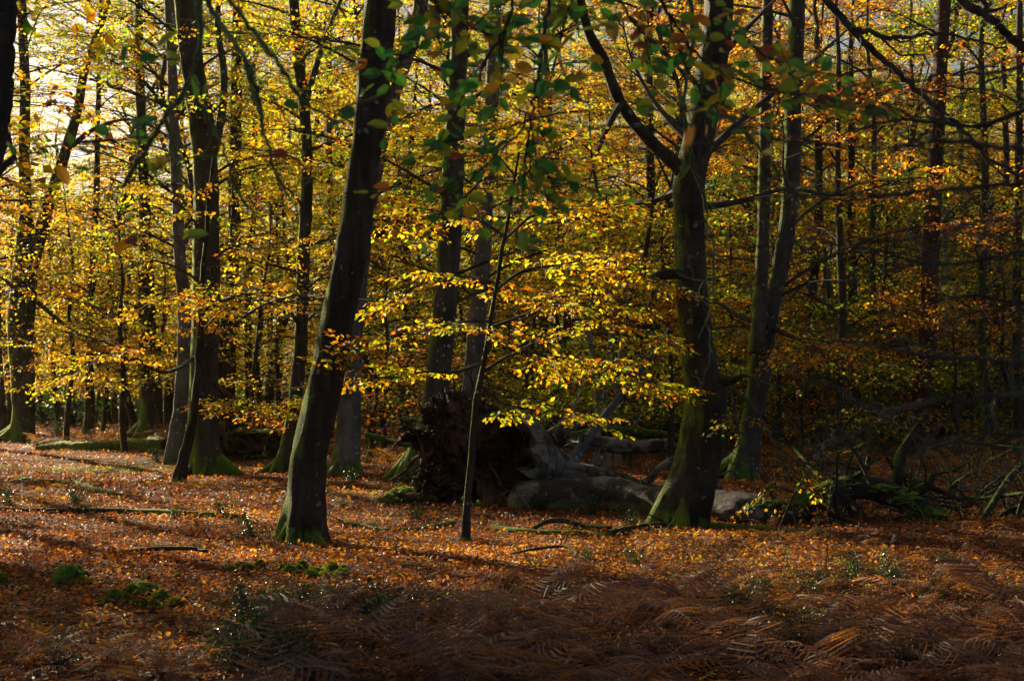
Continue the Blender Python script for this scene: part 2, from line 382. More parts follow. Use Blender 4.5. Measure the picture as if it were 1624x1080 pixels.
def limb_foliage(mb, C, r0, pal, lod=1, s0=.25, density=1.0, side=.42, sub_r=.013, keep=None, flat=.12, spr=1.0, tubek=6, r1=.006, bare=False):
    """A limb along curve C with side branches and leaf sprays."""
    n = len(C); rad = np.linspace(r0, r1, n); add_tube(mb, C, rad, tubek, .5, 1, caps=False)
    Lt = np.linalg.norm(np.diff(C, axis=0), axis=1).sum()
    nb = max(3, int(Lt*2.6*density)); P, D = [], []
    for i in range(nb):
        s = s0+(1-s0)*(i+R.random()*.6)/nb; k = min(n-2, int(s*(n-1)))
        p = C[k]+(C[k+1]-C[k])*(s*(n-1)-k if s*(n-1)-k < 1 else 1); d = C[k+1]-C[k]; d /= np.linalg.norm(d)+1e-9
        sg = 1 if i % 2 else -1; a = sg*R.uniform(.6, 1.15)
        dd = np.array([d[0]*math.cos(a)-d[1]*math.sin(a), d[0]*math.sin(a)+d[1]*math.cos(a), d[2]*.5+R.normal(0, flat)])
        dd /= np.linalg.norm(dd)
        ln = max(.35, side*Lt*(1.05-.75*s))*R.uniform(.7, 1.25)
        m = max(3, int(ln/.3)); q = p.copy(); pts = [q.copy()]; e = dd.copy()
        for j in range(m):
            e = e+R.normal(0, .13, 3)*np.array([1, 1, .5])+np.array([0, 0, -.02]); e /= np.linalg.norm(e)
            q = q+e*ln/m; pts.append(q.copy())
            if j >= 0:
                b = (1 if j % 2 else -1)*R.uniform(.4, 1.0)
                P.append(q.copy()); D.append(np.array([e[0]*math.cos(b)-e[1]*math.sin(b), e[0]*math.sin(b)+e[1]*math.cos(b), e[2]-.05]))
        P.append(q.copy()); D.append(e.copy())
        pts = np.array(pts); add_tube(mb, pts, np.linspace(max(.004, sub_r), .004, len(pts)), 3, .5, 1, caps=False)
    P.append(C[-1]); D.append(C[-1]-C[-2])
    P = np.array(P); D = np.array(D)
    if bare: return
    km = keep_mask(P) if keep is None else keep(P)
    km &= (snoise(P, .30, 77, 2)+R.normal(0, .18, len(P)) > -.22) | (P[:, 1] < 17) | ((P[:, 2] > 9) & (P[:, 0] > -.2*P[:, 1]))
    P, D = P[km], D[km]
    put_sprays(mb, P, D, R.uniform(.75, 1.2, len(P))*spr, pal, lod)

def limb_curve(p0, az, L, e0, e1, n=9, wob=.1):
    """azimuth measured from +Y towards +X"""
    p = np.array(p0, float); pts = [p.copy()]; a = az
    for i in range(n-1):
        t = i/(n-2); e = e0+(e1-e0)*t; a += R.normal(0, wob)
        p = p+np.array([math.sin(a)*math.cos(e), math.cos(a)*math.cos(e), math.sin(e)])*L/(n-1)
        pts.append(p.copy())
    return np.array(pts)
def crown(mb, C, z0, z1, nl, reach, pal, lod, azr=None, e0=.55, e1=-.05, density=1., keep=None, r0=.035, spr=1., side=.42):
    """limbs leaving the trunk centre curve C between heights z0 and z1"""
    Z = C[:, 2]
    for i in range(nl):
        z = z0+(z1-z0)*((i+R.random())/nl)
        k = int(np.argmin(abs(Z-z))); p = C[k]
        az = i*2.4+R.normal(0, .4) if azr is None else R.uniform(*azr)
        L = reach*R.uniform(.6, 1.15)*(1-.5*max(0, (z-z0)/(z1-z0+1e-6)-.45))
        c = limb_curve(p, az, L, e0*R.uniform(.5, 1.3), e1+R.normal(0, .1), 8)
        limb_foliage(mb, c, min(r0, .012+.012*L), pal, lod, .22, density, side=side, keep=keep, spr=spr, tubek=5)

def flare(base, amt, kk, ph=0, hgt=.5):
    def mod(n, th, base=base):
        return None
    return mod
def trunk_mesh(mb, pts, widths, k=22, flare_h=.55, flare_amt=.7, lobes=5, seed=0, mat=0, n=None, bump=.03):
    """pts world centre points base->top, widths = diameters"""
    pts = np.asarray(pts, float)
    n = n or max(14, int(np.linalg.norm(np.diff(pts, axis=0), axis=1).sum()*7))
    n = min(n, 110)
    C = catmull(pts, n); w = catmull(np.column_stack([widths, widths, widths]), n)[:, 0]
    rr = np.random.default_rng(seed); ph = rr.uniform(0, 6); ph2 = rr.uniform(0, 6)
    base_z = C[0][2]
    def mod(nn, th):
        z = (C[:, 2]-base_z)[:, None]
        lb = .55+.45*np.cos(lobes*th[None]+ph+.6*np.sin(2*th[None]+ph2))
        fl = flare_amt*np.exp(-z/flare_h*1.9)*lb**1.6
        flu = .045*np.cos(3*th[None]+z*.6+ph)+bump*np.sin(z*2.1+2*th[None]+ph2)+bump*.6*np.sin(z*5.3+5*th[None]+ph)
        return 1+fl+flu
    T_ = tube(C, w/2, k, mod); V, F = T_
    V = V+(snoise(V, 2.2, seed, 2)*.006)[:, None]*np.array([1, 1, 0])
    # keep rings near the base level so roots spread on the ground
    mb.add(V, F, .5, mat)
    return C
def pxline(L, Y0, Y1=None):
    Y1 = Y0 if Y1 is None else Y1
    n = len(L); out = []
    for i, p in enumerate(L):
        Y = Y0+(Y1-Y0)*i/max(1, n-1); out.append(at(p[0], p[1], Y))
    return np.array(out), np.array([p[2]/FPX*(Y0+(Y1-Y0)*i/max(1, n-1)) for i, p in enumerate(L)])
def root_arms(mb, base, r, arms, mat=0, seed=0):
    """arms = (azimuth radians from +X in plan, length, radius)"""
    for az, ln, rad in arms:
        t = np.linspace(0, 1, 9); x = base[0]+math.cos(az)*(r*.1+(ln+.25*r)*t); y = base[1]+math.sin(az)*(r*.1+(ln+.25*r)*t)
        z = terrain(x, y)+(1.5*r)*(1-t)**2.0+.01-.10*t**2
        add_tube(mb, np.column_stack([x, y, z]), rad*(1.15-.85*t), 8, .5, mat)

def tree(name, label, L, Y=None, bark=B_DARK, pal=(.5, .12), extend=18, fl=.7, lobes=5, seed=1, lean_y=0.0, limbs=(), arms=(), crown_args=(), group=None, k=22, cat='tree', flare_h=.55, forks=()):
    """L = photo outline [(px, py, width px)...] from the base up"""
    b = gpt(L[0][0], L[0][1]) if Y is None else None
    Y = b[1] if Y is None else Y
    pts, w = pxline(L, Y)
    pts[:, 1] += lean_y*(pts[:, 2]-pts[0, 2])
    gz = float(terrain(pts[0, 0], pts[0, 1]))
    base = np.array([pts[0, 0], pts[0, 1], gz])
    pts[0] = base+[0, 0, -.12]
    # carry on above the frame to the real tree top
    d = pts[-1]-pts[-3]; d /= np.linalg.norm(d); top = pts[-1]; H = extend
    zs = top[2]; m = max(2, int((H-zs)/2.5)) if H > zs+1 else 0
    P = [*pts]; ww = list(w)
    for i in range(m):
        d = d*np.array([.8, .8, 1]); d /= np.linalg.norm(d)
        P.append(P[-1]+d*(H-zs)/m+np.array([R.normal(0, .12), R.normal(0, .12), 0])); ww.append(w[-1]*(1-.8*(i+1)/m))
    P = np.array(P); ww = np.array(ww)
    root = thing(name, label, cat, base, group)
    mb = MB(); C = trunk_mesh(mb, P, ww, k=k, seed=seed, flare_amt=fl, lobes=lobes, flare_h=flare_h)
    if arms: root_arms(mb, base, w[min(2, len(w)-1)]/2, arms)
    mb.build('trunk', [bark], root, base)
    for fk in forks:
        FL, Y0, Y1 = fk[:3]
        q, qw = pxline(FL, Y+Y0, Y+Y1); fb = MB(); n_ = max(12, len(q)*6)
        c = catmull(q, n_); rw = catmull(np.column_stack([qw, qw, qw]), n_)[:, 0]/2
        add_tube(fb, c, rw*(1+.05*np.sin(np.arange(n_)*.9)), 12); fb.build('limb', [bark], root, base)
    if crown_args or limbs:
        cb = MB()
        for lm in limbs:
            LL, Y0, Y1 = lm[:3]; opt = dict(lm[3]) if len(lm) > 3 else {}
            q, qw = pxline(LL, Y+Y0, Y+Y1); c = catmull(q, max(10, len(q)*5))
            limb_foliage(cb, c, max(.008, qw[0]/2), opt.pop('pal', pal), opt.pop('lod', 1), opt.pop('s0', .2), **opt)
        for ca in crown_args: crown(cb, C, pal=ca.get('pal', pal), **{k_: v for k_, v in ca.items() if k_ != 'pal'})
        cb.build('crown', [M_LEAF, M_TWIG], root, base, smooth=False)
    return root, C, base
no_prune = lambda P: np.ones(len(P), bool)
def prune(s): return lambda P: keep_mask(P, strength=s)
HIGH = dict(z0=11, z1=19, nl=24, reach=5.2, lod=3, e0=.8, e1=.1, density=.9)  # high crowns, mostly out of view, placed and thinned to shape the shade

# ------------------------------------------------------------------ the ground
def build_ground():
    xs = np.unique(np.concatenate([np.linspace(-30, 30, 241), np.linspace(-600, -30, 20), np.linspace(30, 600, 20)]))
    ys = np.unique(np.concatenate([np.linspace(2, 60, 233), np.linspace(-60, 2, 10), np.linspace(60, 900, 30)]))
    X, Y = np.meshgrid(xs, ys, indexing='ij'); Z = terrain(X, Y)
    V = np.stack([X, Y, Z], -1).reshape(-1, 3)
    i, j = np.meshgrid(np.arange(len(xs)-1), np.arange(len(ys)-1), indexing='ij'); n = len(ys)
    F = np.stack([i*n+j, (i+1)*n+j, (i+1)*n+j+1, i*n+j+1], -1).reshape(-1, 4)
    mb = MB(); mb.add(V, F); o = mb.build('ground', [M_SOIL]); tag(o, 'woodland floor under autumn leaves', 'ground', kind='structure')
build_ground()

def scatter(y0, y1, dens, xf=.38, xm=1.2):
    out = []
    ys = np.arange(y0, y1, 1.0)
    for y in ys:
        w = xf*(y+1)+xm; n = int(2*w*dens(y)); out.append(np.column_stack([R.uniform(-w, w, n), R.uniform(y, y+1, n)]))
    return np.vstack(out)
def build_litter():
    mb = MB()
    P = scatter(6.5, 80, lambda y: 520 if y < 14 else (340 if y < 20 else (180 if y < 28 else (75 if y < 46 else 14))))
    n = len(P); z = terrain(P[:, 0], P[:, 1])+np.abs(R.normal(0, .018, n))+.006
    far = P[:, 1] > 20
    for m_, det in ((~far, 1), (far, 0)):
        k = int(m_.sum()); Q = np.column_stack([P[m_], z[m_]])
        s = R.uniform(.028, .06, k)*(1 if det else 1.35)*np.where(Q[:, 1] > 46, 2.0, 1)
        dr = snoise(Q*[1, 1, 0], .22, 5, 3); t = np.clip(R.beta(1.7, 2.1, k)*.95+.13*dr-.10*(Q[:, 1] < 11.5)+.16*np.exp(-((Q[:, 0]-.2)/2.6)**2-((Q[:, 1]-14.3)/2.2)**2), 0, 1)  # extra gold at the centre brightens the sunlit patch by leaf colour
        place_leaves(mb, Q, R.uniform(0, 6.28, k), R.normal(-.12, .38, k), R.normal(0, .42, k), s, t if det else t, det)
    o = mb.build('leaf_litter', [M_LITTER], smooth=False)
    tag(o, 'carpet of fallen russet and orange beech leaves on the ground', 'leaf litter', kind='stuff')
build_litter()

# ------------------------------------------------------------------ the standing trees one can tell apart
GOLD, ORNG, LIME, RUST, OLIV = (.51, .17), (.65, .15), (.32, .15), (.78, .12), (.22, .14)
tree('leaning_beech', 'dark beech trunk leaning right with bright mossy left edge, front centre-left', [(478, 856, 66), (480, 838, 62), (484, 800, 60), (491, 720, 58), (517, 600, 55), (540, 480, 52), (558, 400, 51), (570, 300, 52), (585, 200, 50), (594, 100, 50), (605, 0, 50), (612, -100, 48)],
     bark=B_DARK, extend=17, fl=.95, seed=3, k=34, flare_h=.45, crown_args=[dict(HIGH, z0=9, keep=prune(.9))],
     arms=[(2.9, .35, .10), (-2.6, .3, .09), (-.7, .38, .10), (.2, .25, .08)])
tree('forked_beech', 'dark forked beech with bulging trunk standing in front of the fallen log', [(1075, 833, 78), (1083, 812, 74), (1094, 780, 72), (1109, 720, 72), (1121, 640, 68), (1115, 600, 60), (1105, 540, 52), (1098, 460, 49), (1095, 400, 48), (1093, 300, 50), (1104, 235, 50), (1121, 150, 48), (1135, 60, 46), (1140, 0, 46), (1143, -100, 44)],
     bark=B_DARK, extend=17, fl=.6, seed=9, k=34, flare_h=.6, crown_args=[dict(HIGH, z0=9, keep=prune(.6))],
     forks=[([(1090, 285, 24), (1068, 258, 22), (1040, 232, 20), (1010, 200, 19), (985, 165, 18), (968, 125, 17), (955, 90, 17), (935, 55, 16), (920, 0, 15), (912, -60, 14)], 0, -.6),
            ([(1098, 437, 17), (1060, 435, 16), (1030, 440, 14), (1018, 436, 12)], -.1, -.3),
            ([(1148, 604, 20), (1162, 604, 12), (1180, 594, 9), (1198, 600, 7), (1216, 612, 4)], -.1, -.6)],
     limbs=[([(985, 165, 14), (972, 185, 12), (960, 210, 10), (948, 240, 9), (938, 275, 7), (934, 290, 5)], -.3, -.8, dict(bare=True, side=.12, density=.4)),
            ([(1018, 437, 10), (1024, 400, 9), (1032, 350, 8), (1038, 300, 6), (1050, 270, 4)], -.2, -1, dict(bare=True, side=.3, density=.5)),
            ([(1160, 618, 9), (1190, 640, 7), (1215, 680, 6), (1240, 730, 4), (1262, 770, 3)], -.2, -1.2, dict(pal=(.5, .22), density=.3, side=.2, spr=.8)),
            ([(1158, 612, 6), (1165, 650, 5), (1172, 690, 4), (1178, 730, 3)], -.2, -.8, dict(bare=True, side=.15)),
            ([(1112, 250, 16), (1150, 215, 13), (1200, 170, 10), (1260, 120, 8), (1330, 60, 6), (1370, 20, 4)], 0, 1.5, dict(bare=True, side=.35)),
            ([(1085, 300, 14), (1030, 320, 12), (960, 330, 10), (900, 350, 8), (830, 360, 5)], 0, 2.5, dict(pal=GOLD, density=.6, side=.3)),
            ([(1100, 230, 14), (1060, 190, 12), (1030, 150, 9), (1000, 90, 7), (985, 20, 5)], 0, 1.5, dict(bare=True, side=.35)),
            ([(1115, 330, 12), (1180, 318, 9), (1250, 300, 8), (1330, 310, 6), (1420, 290, 4)], 0, .5, dict(bare=True, side=.3)),
            ([(1125, 110, 14), (1190, 40, 11), (1250, -20, 8)], 0, 1, dict(bare=True, side=.35))],
     arms=[(3.0, .4, .1), (-2.2, .3, .1), (-.5, .35, .1)])
tree('young_beech', 'slender young beech holding layered golden leaves in the sunlit centre', [(738, 857, 17), (740, 830, 13.5), (741, 800, 12), (748, 730, 11), (753, 660, 10), (759, 620, 10), (768, 570, 9), (776, 520, 8), (784, 470, 7), (793, 420, 7), (802, 370, 6), (812, 310, 5), (822, 250, 4), (835, 180, 3)],
     bark=B_STICK, extend=0, fl=.35, seed=5, k=14, flare_h=.2, pal=GOLD,
     limbs=[([(768, 575, 6), (720, 590, 5), (670, 590, 4), (610, 600, 3), (570, 590, 2)], 0, -.6, dict(keep=no_prune, density=1.2, side=.32)),
            ([(765, 590, 6), (820, 560, 5), (880, 565, 4), (950, 580, 3), (1040, 610, 2)], 0, .4, dict(keep=no_prune, density=1.5, side=.3)),
            ([(776, 520, 6), (830, 500, 5), (890, 470, 4), (960, 500, 3), (1050, 540, 2)], 0, .9, dict(keep=no_prune, density=1.4, side=.32)),
            ([(778, 510, 6), (740, 510, 5), (690, 520, 4), (640, 535, 2)], 0, -.8, dict(keep=no_prune, density=1.2, side=.3)),
            ([(786, 460, 6), (830, 430, 5), (890, 420, 4), (960, 410, 3), (1010, 440, 2)], 0, .8, dict(keep=no_prune, density=1.4, side=.34, pal=(.5, .12))),
            ([(788, 450, 5), (750, 440, 4), (700, 440, 3), (650, 460, 2)], 0, 1.0, dict(keep=no_prune, density=1.2, side=.3)),
            ([(800, 380, 5), (850, 340, 4), (920, 330, 3), (980, 350, 2)], 0, .9, dict(keep=no_prune, density=1.2, side=.34)),
            ([(800, 375, 5), (760, 350, 4), (700, 340, 3), (640, 350, 2)], 0, .6, dict(keep=no_prune, density=1.0, side=.32)),
            ([(815, 300, 4), (860, 250, 3), (910, 230, 2)], 0, -.5, dict(keep=no_prune, density=1, side=.4)),
            ([(818, 280, 4), (780, 240, 3), (730, 220, 2)], 0, .5, dict(keep=no_prune, density=1, side=.4)),
            ([(762, 610, 5), (800, 640, 4), (850, 650, 3), (900, 655, 2)], 0, 1.6, dict(keep=no_prune, density=.7, side=.25, pal=(.45, .15)))])
tree('buttressed_beech', 'big beech with wide moss-green root flare in the left cluster', [(330, 752, 62), (327, 735, 54), (324, 700, 48), (323, 640, 45), (326, 500, 44), (326, 300, 40), (319, 200, 38), (304, 100, 36), (294, 0, 34), (288, -80, 32)],
     bark=B_MOSS, extend=19, fl=.85, seed=13, k=28, flare_h=.7, pal=LIME, arms=[(-.4, 1.0, .15), (2.8, .9, .15), (-1.6, .6, .13), (.1, .8, .12), (-2.4, .7, .12)],
     forks=[([(335, 250, 18), (350, 190, 14), (355, 120, 12), (345, 40, 10), (350, -40, 8)], 0, 1)],
     limbs=[([(330, 560, 7), (390, 500, 6), (460, 470, 4), (540, 475, 2)], 0, -5.5, dict(density=1.3, pal=(.55, .1), keep=prune(.5))),
            ([(322, 560, 8), (260, 590, 6), (190, 560, 5), (120, 590, 3)], 0, -3, dict(density=1.2, pal=(.55, .1), keep=prune(.5))),
            ([(330, 600, 8), (390, 640, 5), (440, 620, 3)], 0, -2, dict(density=1.2, pal=GOLD, keep=prune(.5)))],
     crown_args=[dict(z0=5, z1=10, nl=7, reach=3.5, lod=3, keep=prune(.6)), dict(HIGH, keep=prune(.95))])
tree('leaning_stem_beech', 'slim leaning beech stem with sunlit left edge against the buttressed trunk', [(283, 752, 22), (290, 735, 17), (301, 690, 15), (309, 640, 13), (315, 580, 12), (319, 500, 10), (323, 420, 8), (330, 330, 6), (338, 250, 4)],
     Y=25.6, bark=B_STICK, extend=0, fl=.7, seed=17, k=16, pal=GOLD, crown_args=[dict(z0=2.4, z1=5.5, nl=7, reach=2.4, lod=1, keep=prune(.5))])
tree('grey_stem_beech', 'smooth grey stem curving up just left of the buttressed trunk', [(274, 725, 34), (278, 700, 25), (286, 640, 22), (291, 560, 21), (292, 480, 20), (285, 400, 19), (281, 300, 18), (275, 200, 17), (272, 100, 16), (268, 0, 15)],
     Y=31, bark=B_GREY, extend=17, fl=.4, seed=19, k=18, pal=ORNG, crown_args=[dict(z0=3, z1=9, nl=9, reach=3.0, lod=3, keep=prune(.7))])
tree('reddish_pine', 'straight reddish pine trunk rising behind the dark upturned stump on the left', [(359, 698, 28), (360, 660, 25), (362, 600, 24), (366, 480, 22), (371, 350, 20), (374, 200, 18), (376, 50, 16), (377, -50, 15)],
     Y=43, bark=B_PINE, extend=20, fl=.15, seed=21, k=16, pal=LIME, crown_args=[dict(z0=6, z1=12, nl=8, reach=3, lod=3, keep=prune(.7))])
tree('mossy_forked_beech', 'far-left mossy beech forking into two dark stems above head height', [(32, 700, 48), (36, 684, 38), (38, 640, 34), (36, 580, 38), (33, 520, 42), (38, 450, 40), (40, 405, 36), (40, 330, 20), (38, 250, 18), (40, 150, 16), (36, 40, 15), (34, -50, 14)],
     bark=B_MOSS, extend=18, fl=.7, seed=23, k=22, pal=GOLD, arms=[(2.9, 1.3, .2), (-2.6, .9, .18), (-.5, .6, .15)],
     forks=[([(46, 430, 24), (62, 380, 22), (75, 330, 20), (88, 290, 19), (104, 240, 18), (122, 180, 15), (135, 110, 13), (160, 40, 11), (185, -40, 9)], 0, -1)],
     limbs=[([(104, 240, 10), (150, 205, 8), (200, 190, 6), (250, 200, 3)], -.5, -3, dict(bare=True)),
            ([(60, 480, 8), (110, 520, 6), (160, 540, 4), (220, 560, 2)], 0, -4, dict(density=1.2, pal=ORNG, keep=prune(.4))),
            ([(30, 470, 8), (0, 440, 6), (-50, 460, 4)], 0, -4, dict(density=1.2, pal=ORNG, keep=prune(.4)))],
     crown_args=[dict(z0=3.5, z1=6, nl=6, reach=4, lod=3, keep=prune(.6)), dict(z0=10, z1=16, nl=20, reach=5, lod=3, keep=prune(.4), side=.5)])
tree('slim_trunk', 'thin bare-stemmed tree at the left frame edge beside the mossy fork', [(6, 690, 16), (3, 640, 12), (-2, 560, 11), (-4, 450, 10), (-6, 300, 9), (-5, 150, 8)], Y=46, bark=B_THIN, extend=13, fl=.4, seed=25, k=12, pal=ORNG, crown_args=[dict(z0=3, z1=11, nl=10, reach=3, lod=3, keep=prune(.6))])
tree('slim_trunk', 'thin upright dark tree standing alone in the sunny gap on the left', [(141, 692, 22), (141, 670, 16), (143, 630, 15), (142, 560, 13), (144, 480, 12), (149, 380, 11), (153, 300, 10), (155, 200, 8), (158, 100, 7), (160, 0, 6)],
     Y=46, bark=B_THIN, extend=14, fl=.5, seed=27, k=14, pal=(.55, .1),
     limbs=[([(150, 445, 6), (165, 415, 5), (182, 385, 4), (205, 330, 3), (215, 280, 2)], 0, 1, dict(density=.5, side=.3, keep=prune(.6)))],
     crown_args=[dict(z0=2.2, z1=5, nl=9, reach=3.4, lod=3, keep=prune(.3)), dict(z0=10.5, z1=14, nl=10, reach=4, lod=3, keep=prune(.4))])
tree('mossy_beech', 'broad green-mossed trunk behind bracken left of the grey stem', [(234, 690, 44), (237, 675, 38), (240, 640, 35), (236, 580, 32), (232, 500, 28), (231, 420, 24), (230, 330, 18), (226, 230, 16), (222, 120, 14), (220, 0, 12)],
     Y=44, bark=B_MOSS, extend=18, fl=.7, seed=29, k=20, pal=LIME, arms=[(3.1, .9, .2), (-2.2, .6, .18)], crown_args=[dict(z0=3, z1=6.3, nl=8, reach=3.4, lod=3, keep=prune(.5)), dict(z0=10, z1=15, nl=14, reach=4.4, lod=3, keep=prune(.5))])
tree('grey_beech', 'smooth grey beech with mossy foot directly behind the leaning dark trunk', [(549, 752, 50), (550, 730, 42), (553, 700, 40), (556, 600, 36), (561, 500, 34), (571, 400, 32), (585, 310, 30), (597, 245, 28), (613, 180, 27), (636, 110, 26), (660, 40, 24), (676, -30, 22)],
     bark=B_GREY, extend=18, fl=.5, seed=31, k=26, flare_h=.6, pal=GOLD, arms=[(3.0, .6, .14), (-2.3, .5, .13), (-.6, .5, .12), (-1.4, .4, .12)],
     limbs=[([(575, 375, 12), (600, 372, 10), (640, 345, 7), (690, 330, 4)], 0, -2, dict(density=1., keep=prune(.5))),
            ([(560, 540, 8), (600, 600, 6), (650, 640, 4)], 0, 1, dict(density=1., pal=(.62, .18), keep=prune(.5)))],
     crown_args=[dict(z0=4.5, z1=10, nl=9, reach=3.4, lod=3, keep=prune(.6)), dict(HIGH, keep=prune(.95))])
tree('lichened_beech', 'slim pale-blotched trunk with mossy foot just left of the leaning dark trunk', [(442, 752, 32), (447, 738, 26), (455, 705, 22), (467, 640, 21), (477, 540, 21), (482, 400, 20), (487, 300, 19), (485, 200, 18), (472, 80, 18), (465, 0, 17), (460, -60, 16)],
     bark=B_MOSS, extend=17, fl=.6, seed=33, k=18, pal=(.5, .12), arms=[(2.9, .6, .10), (-2.0, .4, .09)],
     forks=[([(482, 170, 12), (500, 110, 10), (520, 50, 8), (545, -10, 6)], 0, 1)],
     limbs=[([(478, 520, 7), (440, 470, 6), (390, 460, 4), (340, 480, 2)], 0, -3, dict(density=1.1, pal=GOLD, keep=prune(.5)))],
     crown_args=[dict(z0=2.4, z1=9, nl=11, reach=2.8, lod=1, keep=prune(.6))])
tree('mossy_beech', 'tall trunk mossy above and grey below, rising behind the upturned root plate', [(653, 760, 56), (661, 735, 48), (672, 700, 42), (688, 640, 40), (700, 540, 38), (710, 430, 37), (718, 300, 34), (723, 180, 31), (728, 80, 28), (731, 0, 26), (733, -60, 25)],
     bark=B_MOSS, extend=18, fl=.5, seed=35, k=22, pal=GOLD, arms=[(3.0, .6, .14), (-2.3, .5, .13)],
     crown_args=[dict(z0=2.6, z1=9.5, nl=12, reach=3.4, lod=1, keep=prune(.6)), dict(HIGH, keep=prune(.95))])
tree('grey_beech', 'grey trunk just right of the mossy one behind the root plate', [(742, 742, 40), (745, 700, 34), (750, 600, 31), (758, 500, 29), (766, 400, 27), (770, 300, 26), (777, 200, 24), (782, 100, 22), (785, 0, 20), (787, -60, 19)],
     Y=30, bark=B_GREY, extend=17, fl=.4, seed=37, k=18, pal=GOLD, crown_args=[dict(z0=3, z1=10, nl=12, reach=3.2, lod=3, keep=prune(.6))])
tree('twin_stem_beech', 'mossy twin-stemmed trunk with glowing left edge behind the forked beech', [(1172, 762, 54), (1178, 740, 46), (1187, 700, 40), (1197, 640, 34), (1206, 580, 32), (1218, 510, 29), (1234, 440, 28), (1248, 370, 27), (1256, 280, 27), (1258, 180, 27), (1262, 80, 26), (1264, 0, 26), (1266, -60, 25)],
     bark=B_MOSS, extend=17, fl=.6, seed=39, k=24, pal=RUST, arms=[(2.9, .9, .16), (-2.2, .6, .14), (-.4, .5, .12)],
     forks=[([(1200, 560, 30), (1204, 500, 24), (1208, 430, 21), (1211, 340, 20), (1213, 200, 19), (1216, 80, 18), (1218, -40, 16)], -.3, 0)],
     limbs=[([(1215, 520, 10), (1170, 500, 7), (1130, 480, 5), (1080, 500, 3)], -.3, 2, dict(pal=RUST, keep=prune(.5))),
            ([(1235, 470, 6), (1280, 450, 4), (1330, 445, 3), (1380, 460, 3)], 0, -2, dict(pal=RUST, keep=prune(.5))),
            ([(1225, 520, 10), (1270, 540, 7), (1320, 560, 5)], 0, -2, dict(pal=ORNG, keep=prune(.5)))],
     crown_args=[dict(z0=2.2, z1=10, nl=13, reach=3.4, lod=1, keep=prune(.3)), dict(HIGH)])
tree('slim_trunk', 'narrow straight trunk with a pale sunlit top right of the twin-stemmed beech', [(1331, 742, 20), (1332, 700, 17), (1334, 600, 15), (1336, 480, 14), (1333, 400, 12), (1330, 330, 10), (1328, 230, 9), (1330, 100, 8)], Y=32, bark=B_THIN, extend=12, fl=.3, seed=41, k=12, pal=ORNG, crown_args=[dict(z0=2, z1=9, nl=12, reach=2.8, lod=3, keep=prune(.2))])
tree('slim_trunk', 'leaning grey sapling trunk beside the narrow straight one', [(1306, 660, 18), (1312, 620, 15), (1320, 560, 14), (1320, 500, 13), (1312, 440, 12), (1304, 380, 10), (1300, 300, 8)], Y=40, bark=B_GREY, extend=11, fl=.2, seed=43, k=12, pal=RUST, crown_args=[dict(z0=2, z1=9, nl=10, reach=2.8, lod=3, keep=prune(.2))])
tree('scots_pine', 'reddish-brown pine trunk standing behind the tangle of dead branches', [(1452, 722, 36), (1458, 670, 32), (1464, 600, 30), (1471, 520, 29), (1477, 400, 27), (1484, 250, 25), (1491, 100, 23), (1497, 0, 21), (1500, -50, 20)], Y=34, bark=B_PINE, extend=20, fl=.2, seed=45, k=20, pal=ORNG, crown_args=[dict(z0=4, z1=11, nl=9, reach=3, lod=3)])
# slender trunks in the dim wood on the right and the sunny wood on the left
THIN = [(1384, 745, 13, 37, 'thin trunk in the dim wood, midway between the straight sapling and the pine', 1386, 200), (1353, 730, 15, 39, 'slender brown trunk just right of the narrow straight sapling', 1350, 150),
        (1415, 690, 9, 48, 'pencil-thin dark trunk left of the reddish pine', 1420, 180), (1562, 720, 14, 36, 'dark trunk third from the right edge of the wood', 1556, 60), (1585, 700, 12, 44, 'dark trunk second from the right edge of the wood', 1592, 80),
        (1612, 715, 15, 36, 'dark trunk nearest the right edge of the wood', 1617, 0), (1532, 690, 10, 50, 'thin trunk right of the reddish pine above the dead branches', 1526, 100), (1290, 700, 16, 40, 'dim trunk just right of the mossy twin stems', 1296, 120),
        (428, 672, 9, 62, 'far small trunk glimpsed left of the pale-blotched one', 430, 300), (441, 668, 8, 66, 'far thin trunk close beside the pale-blotched one', 443, 320), (640, 690, 16, 47, 'dark mossy trunk far behind, left of the root plate', 650, 260),
        (585, 700, 9, 50, 'far thin trunk between the grey beech and the root plate', 590, 300), (945, 745, 10, 29, 'bare pale sapling stem behind the fallen log, leftmost of three', 938, 420), (962, 742, 9, 29.5, 'bare pale sapling stem behind the fallen log, middle of three', 968, 400), (980, 745, 8, 30, 'bare pale sapling stem behind the fallen log, rightmost of three', 990, 380),
        (870, 690, 14, 48, 'dim trunk far behind the hollow stump of the fallen tree', 866, 100), (1040, 700, 16, 44, 'dark trunk seen left of the forked beech, far behind', 1030, 60), (395, 680, 12, 52, 'dark narrow trunk right of the reddish pine on the left', 402, 100),
        (90, 672, 9, 62, 'far thin trunk between the mossy fork and the lone thin tree', 92, 260), (180, 672, 9, 60, 'far thin trunk right of the lone thin tree', 176, 300), (530, 680, 12, 50, 'dark trunk far behind, seen past the leaning beech', 522, 60)]
pals = [RUST, ORNG, OLIV, LIME, GOLD]
